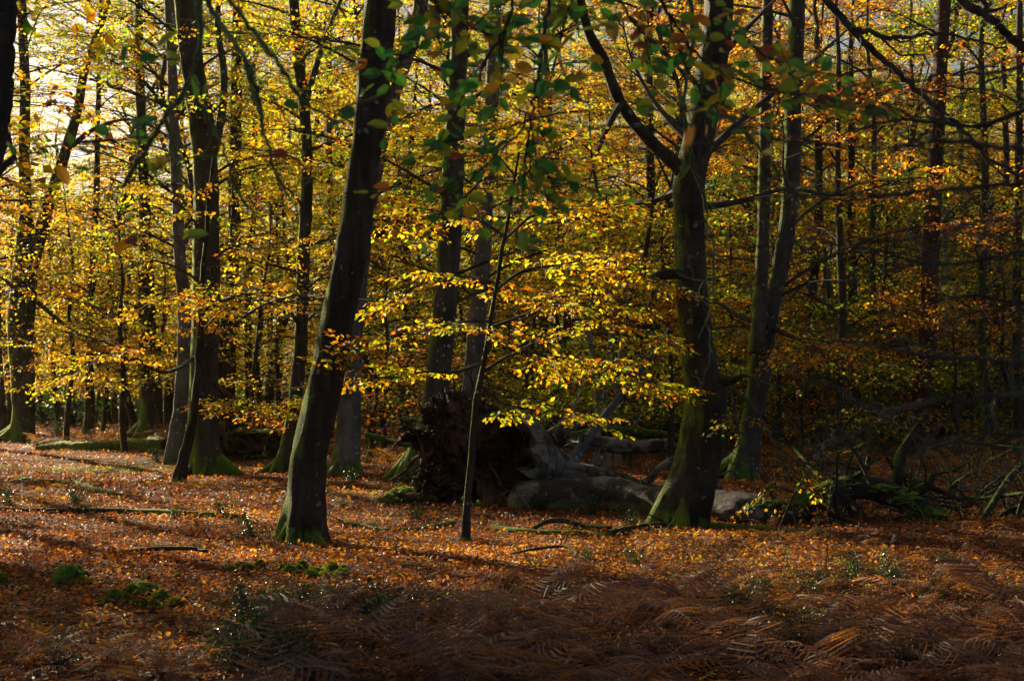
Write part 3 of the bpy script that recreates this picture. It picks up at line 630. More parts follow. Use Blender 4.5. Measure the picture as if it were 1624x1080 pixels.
for i, (x, yb, w_, Yd, lab, xt, yt) in enumerate(THIN):
    bend = R.normal(0, 5); Lp = [(x, yb, w_*1.5), (x+1, yb-25, w_*1.1), (x+(xt-x)*.3+bend, yb+(yt-yb)*.35, w_), (x+(xt-x)*.6-bend, yb+(yt-yb)*.65, w_*.85), (xt, yt, w_*.65)]
    pale = 'pale sapling' in lab; left = x < 1000
    tree('slim_trunk', lab, Lp, Y=Yd, bark=B_PALE if pale else (B_THIN if i % 3 else B_MOSS), extend=0 if pale else R.uniform(11, 15), fl=.2, seed=50+i, k=10, pal=pals[i % 5] if not left else [GOLD, LIME, ORNG][i % 3],
         crown_args=[dict(z0=1.9 if not pale else 2.5, z1=10 if not pale else 5, nl=13 if not pale else 5, reach=3.0 if not pale else 1.6, lod=3, keep=prune(.6 if left else .15))])
print('named trees', round(time.time()-T0, 1))

# young understorey beeches that fill the middle distance, each a tree of its own
UNDER = [(610, 37, .50, 4.6, GOLD, 'leafy golden young beech low between the grey beech and the root plate'), (830, 36, .38, 5.5, LIME, 'yellow-green young beech behind the sunlit slender one'), (905, 40, .55, 6, (.56, .14), 'golden young beech in the middle distance above the far grey log'),
         (990, 33, .62, 5, ORNG, 'orange young beech behind the three pale sapling stems'), (1060, 28, .5, 4.2, LIME, 'lime and yellow young beech low behind the forked beech'), (760, 44, .5, 7, GOLD, 'tall golden young beech far behind the root plate'),
         (690, 52, .45, 7, LIME, 'bright green-gold young beech far behind the tall mossy trunk'), (450, 46, .45, 7, LIME, 'green-gold young beech far behind the pale-blotched trunk'), (400, 36, .55, 5, GOLD, 'golden young beech beyond the dark upturned stump'),
         (200, 52, .52, 7.5, (.55, .08), 'glowing yellow young beech in the brightest part of the left wood'), (95, 50, .62, 7, ORNG, 'orange-gold young beech behind the far-left fork'), (150, 60, .58, 9, GOLD, 'tall golden young beech far beyond the lone thin tree'),
         (30, 56, .64, 8, ORNG, 'orange young beech far off at the left frame edge'), (270, 58, .42, 8, LIME, 'green-gold young beech far behind the mossy left trunk'), (330, 66, .5, 9, LIME, 'far green-gold beech behind the left cluster of trunks'),
         (1150, 38, .74, 6, RUST, 'rust-coloured young beech behind the twin-stemmed beech'), (1230, 45, .68, 6, ORNG, 'orange young beech in the dim right wood'), (1330, 50, .5, 7, (.5, .2), 'mixed green and orange young beech deep in the right wood'),
         (1420, 44, .35, 5.5, OLIV, 'olive-leaved young beech beside the reddish pine'), (1500, 52, .6, 7, ORNG, 'orange young beech deep in the wood right of the pine'), (1570, 42, .55, 6, (.55, .18), 'gold and brown young beech near the right frame edge'), (1640, 50, .6, 8, ORNG, 'orange young beech at the far right frame edge'),
         (560, 60, .5, 9, GOLD, 'tall golden young beech far behind the leaning trunk'), (850, 62, .55, 10, GOLD, 'tall golden beech far off in the centre of the wood'), (960, 70, .5, 11, LIME, 'tall green-gold beech far off right of centre'), (1100, 64, .6, 10, ORNG, 'tall orange beech far behind the forked beech'), (1250, 66, .55, 10, (.52, .15), 'tall gold-green beech far behind the twin stems'), (1390, 68, .6, 11, ORNG, 'tall orange beech far off in the right wood'), (1540, 66, .55, 11, (.5, .15), 'tall gold-green beech far off near the right edge')]
_extra = {'left': ('green-gold young beech filling the sunny middle distance on the left', 'young beeches on the left'), 'centre': ('golden young beech filling the middle distance behind the fallen tree', 'young beeches in the centre'), 'right': ('orange and olive young beech in the dim middle distance on the right', 'young beeches on the right')}
for i in range(42):
    px = -20+1680*((i*0.6180339+.13)%1); Y = 34+i*.85+R.uniform(-2, 2); z_ = 'left' if px < 560 else ('centre' if px < 1100 else 'right')
    UNDER.append((px, Y, .5, R.uniform(4, 7)+(Y-34)*.07, ([GOLD, (.5, .12), LIME, (.6, .1)] if z_ == 'left' else [GOLD, LIME, (.45, .2), OLIV])[i % 4] if z_ != 'right' else [RUST, OLIV, OLIV, (.5, .25)][i % 4], _extra[z_]))
for i in range(26):
    px = 560+1100*((i*0.6180339+.4)%1); UNDER.append((px, 30+i*.8, .4, R.uniform(1.6, 2.8), [OLIV, RUST, (.4, .25)][i % 3], ('low bushy beech thicket under the taller trees behind the fallen tree', 'low thicket behind the fallen tree')))
for i, (px, Y, tm, H, pl, lab) in enumerate(UNDER):
    grp_ = None
    if isinstance(lab, tuple): lab, grp_ = lab
    x = (px-CX)/FPX*Y; gz = float(terrain(x, Y)); H = H*1.25
    if -.36 < x/Y < -.225 and Y > 40: H = min(H, 9)
    pts = [np.array([x, Y, gz-.1])]; d = np.array([R.normal(0, .06), R.normal(0, .06), 1.])
    for j in range(6): pts.append(pts[-1]+d*H/6+np.array([R.normal(0, .1), R.normal(0, .1), 0]))
    base = np.array([x, Y, gz]); root = thing('young_beech', lab, 'tree', base, grp_)
    mb = MB(); w_ = np.linspace(.10+.012*H, .03, 7); C = trunk_mesh(mb, pts, w_, k=10, seed=300+i, flare_amt=.3, flare_h=.2); mb.build('trunk', [B_THIN], root, base)
    cb = MB(); far = Y > 48
    crown(cb, C, (.3 if H < 3.6 else 1.1) if Y < 50 else 1.2, H*.98, int(11+H*(1.5 if far else 1.2)), (2.6 if Y < 40 else 3.4)*(1.25 if far else 1), pl, 0 if far else 3, keep=prune(.75 if px < 1000 else .2), r0=.02, e0=.45, density=1.0)
    cb.build('crown', [M_LEAF, M_TWIG], root, base, smooth=False)
# the tall wood behind: full-grown beeches further off
TALL = []
for i in range(58):
    Y = 40+i*1.15+R.uniform(-2, 2); fx = ((i*0.6180339)%1)*.92-.46
    TALL.append((fx*Y*.82, Y))
side = lambda x: 'left' if x < -9 else ('right' if x > 9 else 'centre')
for i, (x, Y) in enumerate(TALL):
    gz = float(terrain(x, Y)); H = min(29, .27*Y+4)*R.uniform(.9, 1.15); gap_ = -.345 < x/Y < -.235
    if gap_: H = R.uniform(12, 17); Y = max(Y, 52)
    pts = [np.array([x, Y, gz-.1])]
    for j in range(7): pts.append(pts[-1]+np.array([R.normal(0, .5), R.normal(0, .4), H/7]))
    base = np.array([x, Y, gz]); zone = side(x)
    lab = {'left': 'dark-stemmed beech in the sunny far wood on the left', 'right': 'dark-stemmed beech in the dim far wood on the right', 'centre': 'dark-stemmed beech in the far wood behind the fallen tree'}[zone]
    root = thing('distant_beech', lab, 'tree', base, 'far beeches on the '+zone if zone != 'centre' else 'far beeches in the centre')
    mb = MB(); C = trunk_mesh(mb, pts, np.linspace(R.uniform(.2, .42), .06, 8), k=10, seed=400+i, flare_amt=.4, n=24); mb.build('trunk', [B_THIN], root, base)
    cb = MB(); pl = ([(.46, .2), ORNG, LIME, OLIV, (.6, .2)] if x < .1*Y else [(.4, .25), RUST, OLIV, OLIV, (.6, .2)])[i % 5]
    if gap_: pl = GOLD
    crown(cb, C, R.uniform(1.5, 4), H*.97, 34, 4.4, pl, 0, keep=prune(.8 if x < 8 else .15), e0=.7, e1=.0, density=.9, r0=.05)
    cb.build('crown', [M_LEAF, M_TWIG], root, base, smooth=False)
# unseen beeches added just outside the picture, mostly sunward, to shade the foreground
for i, (x, Y) in enumerate([(-13.5, 24), (-16.5, 30), (-20, 38), (-10.8, 18), (-21, 26), (-25, 46), (-9.5, 13), (-15, 19), (-27, 35), (10.5, 21), (14, 28), (9, 13)]):
    gz = float(terrain(x, Y)); pts = [np.array([x, Y, gz-.1])]
    for j in range(7): pts.append(pts[-1]+np.array([R.normal(0, .2), R.normal(0, .2), 18/7]))
    base = np.array([x, Y, gz]); root = thing('shade_beech', 'tall unseen beech added outside the picture to cast shade', 'tree', base, 'unseen beeches added for shade')
    mb = MB(); C = trunk_mesh(mb, pts, np.linspace(.5, .12, 8), k=14, seed=500+i, flare_amt=.5, n=30); mb.build('trunk', [B_MOSS], root, base)
    cb = MB(); crown(cb, C, 2.6 if x < 0 else 5, 17.5, 44 if x < 0 else 30, 5.6 if x < 0 else 4.5, GOLD if x < 0 else RUST, 0 if x < 0 else 3, keep=prune(1.0), e0=.6, density=1.2 if x < 0 else .9, r0=.06, spr=1.15 if x < 0 else .9)
    cb.build('crown', [M_LEAF, M_TWIG], root, base, smooth=False)
print('wood', round(time.time()-T0, 1))
# the far edge of the wood reads as one mass
def far_wood():
    mb = MB(); n = 17000
    a = R.uniform(-.5, .5, n); Y = R.uniform(105, 150, n); x = a*Y*.95
    hmax = np.where((a < -.22)&(a > -.35), 10, np.where(a < -.2, 26, 30))+3*np.sin(x*.13)+1.5*np.sin(x*.37)
    z = R.random(n)**.8*hmax
    P = np.column_stack([x, Y, z+.3]); D = np.column_stack([R.normal(0, 1, n), R.normal(0, 1, n), R.normal(0, .2, n)])
    put_sprays(mb, P, D, R.uniform(1.6, 2.8, n), (.38, .24), 0)
    for i in range(130):
        yy = R.uniform(100, 150); xx = R.uniform(-.46, .46)*yy; hh = R.uniform(6, 9) if xx < -.14*yy else R.uniform(10, 18)
        add_tube(mb, np.array([[xx, yy, -.3], [xx+R.normal(0, .3), yy, hh*.5], [xx+R.normal(0, .6), yy, hh]]), np.array([.28, .2, .08]), 6, .5, 1, caps=False)
    o = mb.build('distant_wood', [M_LEAF, M_TWIG], smooth=False); tag(o, 'hazy far edge of the autumn wood behind every trunk', 'woodland', kind='stuff')
far_wood()
print('far', round(time.time()-T0, 1))

# ------------------------------------------------------------------ the fallen tree with its root plate
def log_tube(mb, P, r, k=20, seed=0, rough=.12, mat=0, n=None, f=1.2, caps=True):
    P = np.asarray(P, float); r = np.asarray(r, float); n = n or max(16, int(np.linalg.norm(np.diff(P, axis=0), axis=1).sum()*14))
    n = min(n, 130); C = catmull(P, n); rr = catmull(np.column_stack([r, r, r]), n)[:, 0]
    V, F = tube(C, rr, k); cc = np.repeat(C, k, 0); d = V-cc; V = cc+d*(1+rough*snoise(V, f, seed, 3)+.35*rough*snoise(V, f*5, seed+1, 2))[:, None]
    mb.add(V, F, .5, mat)
    if caps: cap_end(mb, V, k, True, .5, mat); cap_end(mb, V, k, False, .5, mat)
    return C
def twisty(p, d, L, n, wob, grav=0.):
    pts = [np.array(p, float)]; d = np.array(d, float); d /= np.linalg.norm(d)
    for i in range(n):
        d = d+R.normal(0, wob, 3)+np.array([0, 0, grav]); d /= np.linalg.norm(d); q = pts[-1]+d*L/n
        q[2] = max(q[2], float(terrain(q[0], q[1]))+.01); pts.append(q)
    return np.array(pts)
def branchy(mb, p, d, L, r, depth=2, nb=5, wob=.22, grav=0., mat=0, k=6, thin=.25):
    P = twisty(p, d, L, max(5, int(L/.16)), wob, grav); n = len(P); rad = np.linspace(r, max(.0022, r*thin), n)
    add_tube(mb, P, rad, k if r > .012 else 4, .5, mat)
    if depth <= 0: return
    for i in range(nb):
        j = int(n*(.2+.75*(i+R.random())/nb)); j = min(j, n-2); dd = P[j+1]-P[j]; dd /= np.linalg.norm(dd)+1e-9
        branchy(mb, P[j], dd+R.normal(0, .75, 3), L*R.uniform(.25, .55), max(.003, rad[j]*.6), depth-1, max(2, nb-1), wob*1.15, grav, mat, k, thin)
ft_base = gpt(850, 812); ft_base = np.array([ft_base[0], 20.5, float(terrain(ft_base[0], 20.5))])
FT = thing('fallen_tree', 'huge fallen grey beech with hollow base and torn-up root plate', 'fallen tree', ft_base)
def lump(mb, c, rx, ry, rz, seed, amp=.22, f=1.1, mat=0, nu=64, nv=40, ridged=True):
    u = np.linspace(0, 2*np.pi, nu, endpoint=False); v = np.linspace(.02, np.pi-.02, nv); U, Vv = np.meshgrid(u, v, indexing='ij')
    S = np.stack([np.cos(U)*np.sin(Vv), np.sin(U)*np.sin(Vv), np.cos(Vv)], -1).reshape(-1, 3)
    nn = snoise(S+seed*3.1, f, seed, 4); nn = (1-2*np.abs(nn)*.8) if ridged else nn
    P = S*np.array([rx, ry, rz])*(1+amp*nn)[:, None]+np.asarray(c)
    i, j = np.meshgrid(np.arange(nu), np.arange(nv-1), indexing='ij'); i2 = (i+1) % nu
    mb.add(P, np.stack([i*nv+j, i*nv+j+1, i2*nv+j+1, i2*nv+j], -1).reshape(-1, 4), .5, mat)
Yr = 21.3
mb = MB()
lump(mb, at(722, 712, Yr+.15), .40, .4, .62, 3, .42, 1.6, nu=110, nv=80)
lump(mb, at(712, 665, Yr+.1), .26, .3, .32, 4, .5, 1.8, nu=80, nv=60)
lump(mb, at(700, 772, Yr), .36, .4, .22, 5, .4, 1.7, nu=80, nv=50)
lump(mb, at(745, 778, Yr-.1), .40, .4, .22, 6, .4, 1.7, nu=80, nv=50)
for q in range(16):
    lump(mb, at(R.uniform(680, 760), R.uniform(640, 785), Yr-R.uniform(.1, .4)), R.uniform(.06, .16), .1, R.uniform(.08, .22), 50+q, .5, 1.7, nu=36, nv=24)
for q in range(90):
    c_ = np.array([R.uniform(665, 780), R.uniform(640, 790)]); o_ = (c_-[722, 712])/80
    branchy(mb, at(c_[0], c_[1], Yr-R.uniform(.15, .45)), [o_[0]+R.normal(0, .5), -.4, -o_[1]+R.normal(0, .5)], R.uniform(.2, .65), R.uniform(.01, .04), 1, 3, .4)
for x_, y_, rx_, rz_ in [(772, 690, .20, .30), (765, 740, .26, .34), (790, 775, .26, .2), (772, 655, .14, .12), (668, 688, .16, .07), (652, 694, .14, .06), (680, 705, .2, .10)]:
    lump(mb, at(x_, y_, Yr-.1), rx_, .24, rz_, int(x_), .5, 1.7, nu=60, nv=44)
mb.build('root_plate', [B_ROT], FT, ft_base)
for L_, rs in [(([(735, 690), (690, 694), (655, 690), (632, 700), (622, 712)]), (.16, .12, .08, .04, .015)), (([(735, 712), (700, 706), (668, 694), (645, 676), (630, 684)]), (.15, .12, .09, .05, .02)),
               (([(715, 680), (695, 655), (690, 640), (683, 628)]), (.13, .08, .05, .012)), (([(735, 680), (720, 650), (712, 625), (705, 612)]), (.12, .08, .05, .012)),
               (([(745, 690), (742, 660), (736, 642), (725, 636)]), (.12, .10, .08, .02)), (([(700, 740), (690, 765), (672, 790), (640, 795)]), (.14, .12, .08, .02)),
               (([(720, 760), (700, 785), (660, 788), (625, 782)]), (.14, .12, .08, .02)), (([(760, 700), (768, 672), (765, 655), (772, 645)]), (.12, .10, .09, .05)),
               (([(770, 760), (785, 785), (800, 800)]), (.10, .08, .03)), (([(690, 710), (672, 730), (668, 750), (650, 772)]), (.08, .05, .03, .01)), (([(700, 690), (675, 672), (668, 655)]), (.06, .04, .01)),
               (([(730, 730), (735, 760), (728, 790)]), (.12, .1, .05)), (([(790, 770), (798, 795), (812, 812)]), (.09, .07, .03))]:
    mb = MB(); P = np.array([at(a, b, Yr-.25+R.uniform(-.2, .15)) for a, b in L_]); log_tube(mb, P, np.array(rs)*.8, 16, int(R.integers(99)), .34, f=3.2, n=60); 
    for _ in range(2): branchy(mb, P[len(P)//2], R.normal(0, 1, 3), .35, .018, 1, 3, .4)
    mb.build('root', [B_ROT], FT, ft_base)
# hollow base: a broken shell open towards the root plate
mb = MB()
def shell(mb, P, ro, k=36, seed=8, wall=.09, mat=0, gap=(-.9, .35)):
    n = 34; C = catmull(P, n); r = catmull(np.column_stack([ro]*3), n)[:, 0]; T_, N_, B_ = frames(C)
    th = np.linspace(0, 2*np.pi, k, endpoint=False)
    def ring(i, rad, off=0):
        V = C[i]+rad*(np.cos(th)[:, None]*N_[i]+np.sin(th)[:, None]*B_[i]); d = V-C[i]
        return C[i]+d*(1+.13*snoise(V, .9, seed, 3))[:, None]
    outer = np.array([ring(i, r[i]) for i in range(n)]); inner = np.array([C[i]+(outer[i]-C[i])*(1-wall/r[i]*1.2) for i in range(n)])
    # ragged lip
    lip = .16*snoise(outer[0]*1.0, 2.2, 4, 3); outer[0] += lip[:, None]*T_[0]; inner[0] += lip[:, None]*T_[0]
    for A, flip in ((outer, False), (inner, True)):
        V = A.reshape(-1, 3); i, j = np.meshgrid(np.arange(n-1), np.arange(k), indexing='ij'); j2 = (j+1) % k
        F = np.stack([i*k+j, i*k+j2, (i+1)*k+j2, (i+1)*k+j], -1).reshape(-1, 4); mb.add(V, F[:, ::-1] if flip else F, .5, mat if not flip else 1)
    V = np.vstack([outer[0], inner[0]]); j = np.arange(k); j2 = (j+1) % k; mb.add(V, np.stack([j, j2, j2+k, j+k], 1), .5, 1)
shell(mb, [at(792, 722, 20.35), at(815, 726, 20.6), at(850, 736, 20.9), at(890, 752, 21.3)], np.array([.66, .60, .45, .28]))
mb.build('hollow_base', [B_DEAD, B_ROT], FT, ft_base)
mb = MB()
log_tube(mb, [at(815, 812, 19.9), at(828, 802, 20.0), at(850, 792, 20.0), at(900, 790, 20.0), at(960, 788, 20.1), at(1020, 793, 19.4), at(1090, 799, 18.7), at(1140, 803, 18.0), at(1190, 808, 17.5), at(1245, 820, 17.3)], [.10, .24, .29, .27, .26, .22, .20, .20, .20, .13], 26, 12, .10, f=.8)
mb.build('trunk', [B_DEAD], FT, ft_base)
for P_, rs, sd in [([(862, 752, 21), (900, 752, 21), (940, 756, 21), (985, 765, 20.9), (1020, 775, 20.7), (1060, 782, 20.6), (1100, 768, 20.6)], (.22, .19, .17, .15, .12, .09, .05), 14),
                   ([(850, 742, 21.1), (880, 730, 21.4), (900, 742, 21.4), (925, 756, 21.3)], (.26, .22, .16, .1), 15),
                   ([(1000, 776, 20.7), (1030, 762, 20.5), (1045, 742, 20.3), (1075, 722, 20.2), (1110, 700, 20)], (.07, .06, .045, .035, .02), 16),
                   ([(1215, 818, 17.4), (1262, 812, 17.3), (1300, 792, 17.2), (1340, 774, 17.2), (1385, 774, 17.2), (1425, 788, 17.1), (1462, 806, 17.0), (1500, 832, 16.8), (1532, 862, 16.4)], (.14, .15, .15, .14, .14, .125, .115, .08, .02), 17),
                   ([(1440, 800, 17.1), (1450, 782, 17.1), (1470, 770, 17), (1480, 752, 17)], (.10, .08, .06, .04), 18),
                   ([(1330, 786, 17.2), (1345, 766, 17.2), (1372, 745, 17.1), (1378, 722, 17)], (.07, .06, .04, .02), 19),
                   ([(1450, 805, 17.1), (1440, 825, 17), (1425, 840, 16.9), (1410, 852, 16.8)], (.09, .07, .05, .03), 21),
                   ([(1150, 792, 20.7), (1135, 775, 20.3), (1130, 762, 20)], (.10, .08, .07), 22),
                   ([(1418, 796, 17.6), (1424, 750, 17.6), (1432, 715, 17.6), (1445, 690, 17.6), (1458, 668, 17.6)], (.07, .075, .065, .04, .015), 23),
                   ([(1300, 796, 17.2), (1340, 826, 17), (1372, 840, 16.8), (1405, 862, 16.6)], (.06, .05, .04, .015), 27)]:
    mb = MB(); P = np.array([at(a, b, c) for a, b, c in P_]); log_tube(mb, P, rs, 16, sd, .12, f=1.3)
    for _ in range(3):
        j = R.integers(1, len(P)); branchy(mb, P[j], R.normal(0, 1, 3)+[0, -.2, .5], R.uniform(.4, .9), .02, 2, 4, .25)
    mb.build('limb', [B_DEAD if sd not in (17, 18, 19, 21, 23, 27) else B_STICK], FT, ft_base)
# the dead crown: tangle of branches on the right, each bough a part
for i in range(44):
    x = R.uniform(1265, 1660); y = R.uniform(785, 865); Y = R.uniform(16.4, 20.5); p = at(x, y-20, Y); p[2] = max(p[2], float(terrain(p[0], p[1]))+.05)
    mb = MB(); branchy(mb, p, [R.normal(.1, .7), R.normal(0, .3), R.uniform(-.2, .6) if i % 5 else 1.0], R.uniform(.6, 1.6), R.uniform(.012, .035), 3, 5, .32, -.02)
    mb.build('bough', [B_STICK if i % 7 else B_LICH], FT, ft_base, smooth=True)
# lines across the tangle
for P_, rs in [([(1470, 712), (1520, 700), (1570, 705), (1640, 712)], (.03, .02, .015, .01)), ([(1420, 740), (1470, 770), (1540, 790), (1640, 780)], (.05, .04, .035, .03)), ([(1190, 640), (1250, 700), (1310, 770), (1380, 850)], (.02, .03, .025, .02)),
               ([(1620, 740), (1600, 760), (1560, 820), (1530, 870)], (.04, .05, .04, .02)), ([(1500, 870), (1550, 850), (1600, 810), (1640, 800)], (.03, .04, .04, .04)), ([(1640, 880), (1560, 860), (1480, 845)], (.04, .03, .01)), ([(1340, 800), (1370, 830), (1405, 868)], (.05, .035, .015))]:
    mb = MB(); P = np.array([at(a, b, 17.3+R.uniform(-.5, .8)) for a, b in P_]); log_tube(mb, P, np.array(rs)*.85, 10, 3, .1, f=3)
    for _ in range(4): branchy(mb, P[R.integers(0, len(P))], R.normal(0, 1, 3), R.uniform(.4, .8), .012, 2, 4, .25)
    mb.build('bough', [B_STICK], FT, ft_base)
# moss cushions on it
mb = MB()
for x, y, Y, rx, rz in [(1305, 781, 17.2, .22, .06), (1345, 769, 17.2, .2, .05), (1440, 788, 17.05, .2, .08), (1400, 774, 17.1, .16, .05), (1225, 800, 17.35, .25, .06), (1490, 815, 16.85, .12, .05), (1280, 792, 17.2, .15, .08)]:
    lump(mb, at(x, y, Y), rx, .16, rz, int(x), .25, 1.2, nu=24, nv=14, ridged=False)
mb.build('moss', [B_MOSSY], FT, ft_base)

# ------------------------------------------------------------------ other logs, branches and sticks on the ground
def fallen(name, label, cat, P_, rs, bark, Y=None, seed=1, twigs=0, k=12, rough=.10, group=None, f=2., sink=.3, side=0):
    P = []
    for i, q in enumerate(P_):
        if len(q) == 3: P.append(at(*q))
        else:
            p = gpt(*q); p[2] += rs[i]*(1-sink); P.append(p)
    P = np.array(P); c = P.mean(0); base = np.array([c[0], c[1], float(terrain(c[0], c[1]))])
    mb = MB(); log_tube(mb, P, rs, k, seed, rough, f=f)
    for _ in range(twigs):
        j = R.integers(0, len(P)); branchy(mb, P[j], R.normal(0, 1, 3)*[1, .4, .8]+[0, 0, .3], R.uniform(.25, .6), max(.006, rs[0]*.3), 1, 3, .25)
    o = mb.build(name, [bark], None, base); tag(o, label, cat, group); return o
fallen('mossy_log', 'long dark moss-topped log lying beyond the leaf carpet at far left', 'log', [(58, 715, 38), (90, 716, 38), (140, 714, 37.5), (200, 710, 37.5), (262, 707, 37)], (.16, .22, .23, .25, .24), B_DEAD and B_MOSSY, seed=31, k=22, rough=.16, f=1)
o = thing('upturned_stump', 'black upturned stump with mossy rim behind the buttressed trunk', 'stump', gpt(400, 722)); mb = MB(); sb = gpt(400, 722)
lump(mb, at(357, 700, 32), .22, .3, .36, 41, .3, 1.1); lump(mb, at(392, 706, 32.5), .45, .4, .30, 42, .28, 1.1); lump(mb, at(428, 702, 33), .48, .4, .33, 43, .3, 1); mb.build('stump_wood', [B_ROT], o, sb)
mb = MB()
for x in (352, 380, 405, 430, 455): lump(mb, at(x, 686-(x == 352)*10, 32.4), .22, .25, .07, x, .3, 1.2, nu=24, nv=14, ridged=False)
mb.build('moss', [B_MOSSY], o, sb)
fallen('grey_log', 'thick smooth grey log rising at its near end, behind the fallen tree', 'log', [(860, 708, 30), (885, 700, 30), (902, 682, 30), (925, 670, 30.4), (960, 668, 31), (1010, 666, 32)], (.12, .20, .24, .22, .20, .18), B_DEAD, seed=33, k=20, f=.9)
fallen('grey_log', 'straight smooth grey log lying flat in the bracken behind the thick one', 'log', [(900, 700, 28.5), (950, 704, 28.4), (1010, 708, 28.2), (1060, 706, 28)], (.14, .15, .15, .14), B_DEAD, seed=34, k=16, f=.9)
fallen('grey_log', 'slim mossy log slanting up behind the straight flat grey one', 'log', [(905, 692, 29.5), (970, 684, 29.5), (1040, 688, 29.5), (1100, 700, 29.5)], (.10, .10, .09, .08), B_MOSSY, seed=35, k=14, f=.9)
fallen('pale_branch', 'bleached pale branch arching up from the hollow base of the fallen tree', 'branch', [(833, 697, 20.6), (858, 690, 20.6), (885, 675, 20.6), (905, 652, 20.6), (918, 628, 20.6), (926, 602, 20.6)], (.028, .03, .028, .022, .016, .008), B_PALE, seed=36, k=8, rough=.04, twigs=4)
fallen('pale_branch', 'lichened pale sapling stem leaning from the log up towards the forked beech', 'branch', [(905, 735, 21.5), (925, 705, 22), (950, 670, 22.5), (990, 620, 23), (1030, 570, 23.5), (1062, 520, 24)], (.10, .085, .06, .045, .035, .02), B_PALE and B_LICH, seed=37, k=10, rough=.05, twigs=5)
ST = [('long straight dark stick lying across the leaves at far left', [(-20, 808), (60, 812), (130, 814), (210, 815), (300, 818), (390, 821)], (.03, .035, .05, .055, .05, .03), B_STICK, 6),
      ('thin dark stick arching over the leaves below the long straight one', [(160, 882, 14.0), (200, 874, 14.2), (250, 870, 14.2), (310, 870, 14.2), (345, 880, 14.1), (365, 893, 13.8)], (.012, .02, .022, .02, .014, .006), B_STICK, 3),
      ('short moss-covered branch in the sun at the left, nearest the yellow fern', [(118, 768), (150, 778), (185, 786), (225, 788)], (.05, .045, .04, .02), B_MOSSY, 1),
      ('forked mossy twig just behind the short moss-covered branch', [(25, 757), (60, 764), (100, 766), (160, 772)], (.03, .035, .03, .03), B_MOSSY, 2),
      ('mossy sunlit branch running from the leaning beech towards the slender young beech', [(548, 836), (580, 838), (620, 842), (680, 840), (720, 833)], (.05, .035, .03, .04, .05), B_MOSSY, 3),
      ('reddish bare stick lying right of the slender young beech', [(780, 838), (810, 843), (870, 846), (930, 847), (955, 850)], (.035, .035, .035, .03, .02), B_STICK, 2),
      ('crooked dark branch arched above the reddish bare stick', [(845, 838, 16.8), (870, 826, 17), (900, 826, 17), (930, 836, 16.9), (970, 836, 16.8)], (.02, .035, .035, .03, .02), B_STICK, 3),
      ('long branch lying at the foot of the forked beech', [(965, 851), (1010, 840), (1060, 836), (1130, 836), (1220, 842), (1300, 848)], (.05, .045, .045, .04, .04, .03), B_STICK, 4),
      ('green mossy branch arching in front of the dead tangle', [(1270, 872, 15.8), (1330, 866, 16), (1385, 853, 16.1), (1430, 855, 16.2), (1480, 866, 16.2), (1530, 870, 16)], (.04, .05, .055, .05, .035, .02), B_MOSSY, 4),
      ('mossy log lying on the leaves under the arched limb', [(1230, 838, 18.2), (1300, 840, 18.4), (1390, 842, 18.5), (1480, 845, 18.6)], (.12, .10, .10, .08), B_MOSSY, 3),
      ('small curved twig on the sunlit leaves below the reddish stick', [(800, 880, 14.2), (850, 870, 14.3), (895, 866, 14.2), (915, 878, 14)], (.01, .014, .016, .01), B_STICK, 2),
      ('bent bare twig lying beside the buttressed trunk roots', [(180, 760), (230, 765), (260, 758), (300, 752)], (.02, .03, .02, .01), B_STICK, 4),
      ('thin stick in the shaded leaves right of the buttressed trunk', [(350, 735), (385, 752), (405, 776)], (.02, .02, .012), B_STICK, 2),
      ('pale-ended branch lying at the roots of the tall mossy trunk', [(618, 765), (650, 762), (690, 757)], (.05, .045, .04), B_DEAD, 1),
      ('mossy branch on the ground left of the root plate', [(580, 690, 24), (600, 694, 24), (625, 702, 24), (665, 708, 24)], (.05, .05, .05, .04), B_MOSSY, 2),
      ('dark stick in the right foreground between ferns', [(1240, 917), (1280, 915), (1310, 908)], (.02, .02, .01), B_STICK, 1),
      ('small dark twig in the left foreground beside the mossy rock', [(22, 945), (35, 932), (46, 926)], (.012, .012, .006), B_STICK, 1)]
for i, (lab, P_, rs, bk, tw) in enumerate(ST): fallen('fallen_branch', lab, 'branch', P_, rs, bk, seed=60+i, twigs=tw, k=10, sink=.5)

# ------------------------------------------------------------------ moss cushions and stones
def mossrock(name, label, cat, items):
    c = gpt(items[0][0], items[0][1]); mb = MB()
    for (x, y, wpx, hpx) in items:
        p = gpt(x, y); s = p[1]/FPX
        lump(mb, p+[0, 0, .0], wpx*s/2, wpx*s/2*.8, hpx*s, int(x*7+y), .16, .9, nu=36, nv=22, ridged=False)
    # short moss fur
    V = np.concatenate(mb.v); V = V[V[:, 2] > terrain(V[:, 0], V[:, 1])]
    k = min(len(V)*3, 6000); Q = V[R.integers(0, len(V), k)]+R.normal(0, .006, (k, 3))
    place_leaves(mb, Q, R.uniform(0, 6.28, k), R.uniform(-1.5, -.4, k), R.normal(0, .5, k), R.uniform(.008, .018, k), R.uniform(0, .35, k), 0, 1)
    k = max(6, len(V)//60); Q = V[R.integers(0, len(V), k)]+[0, 0, .008]
    place_leaves(mb, Q, R.uniform(0, 6.28, k), R.normal(-.1, .4, k), R.normal(0, .4, k), R.uniform(.03, .055, k), R.uniform(.2, .9, k), 1, 2)
    o = mb.build(name, [B_MOSSY, M_GRASS, M_LITTER], None, c); tag(o, label, cat)
mossrock('mossy_rock', 'bright moss-covered rock like a small tent, left foreground', 'rock', [(108, 924, 56, 24), (130, 926, 30, 9), (122, 921, 26, 18)])
mossrock('mossy_rock', 'moss-covered rock cut by the left frame edge', 'rock', [(0, 928, 26, 17)])
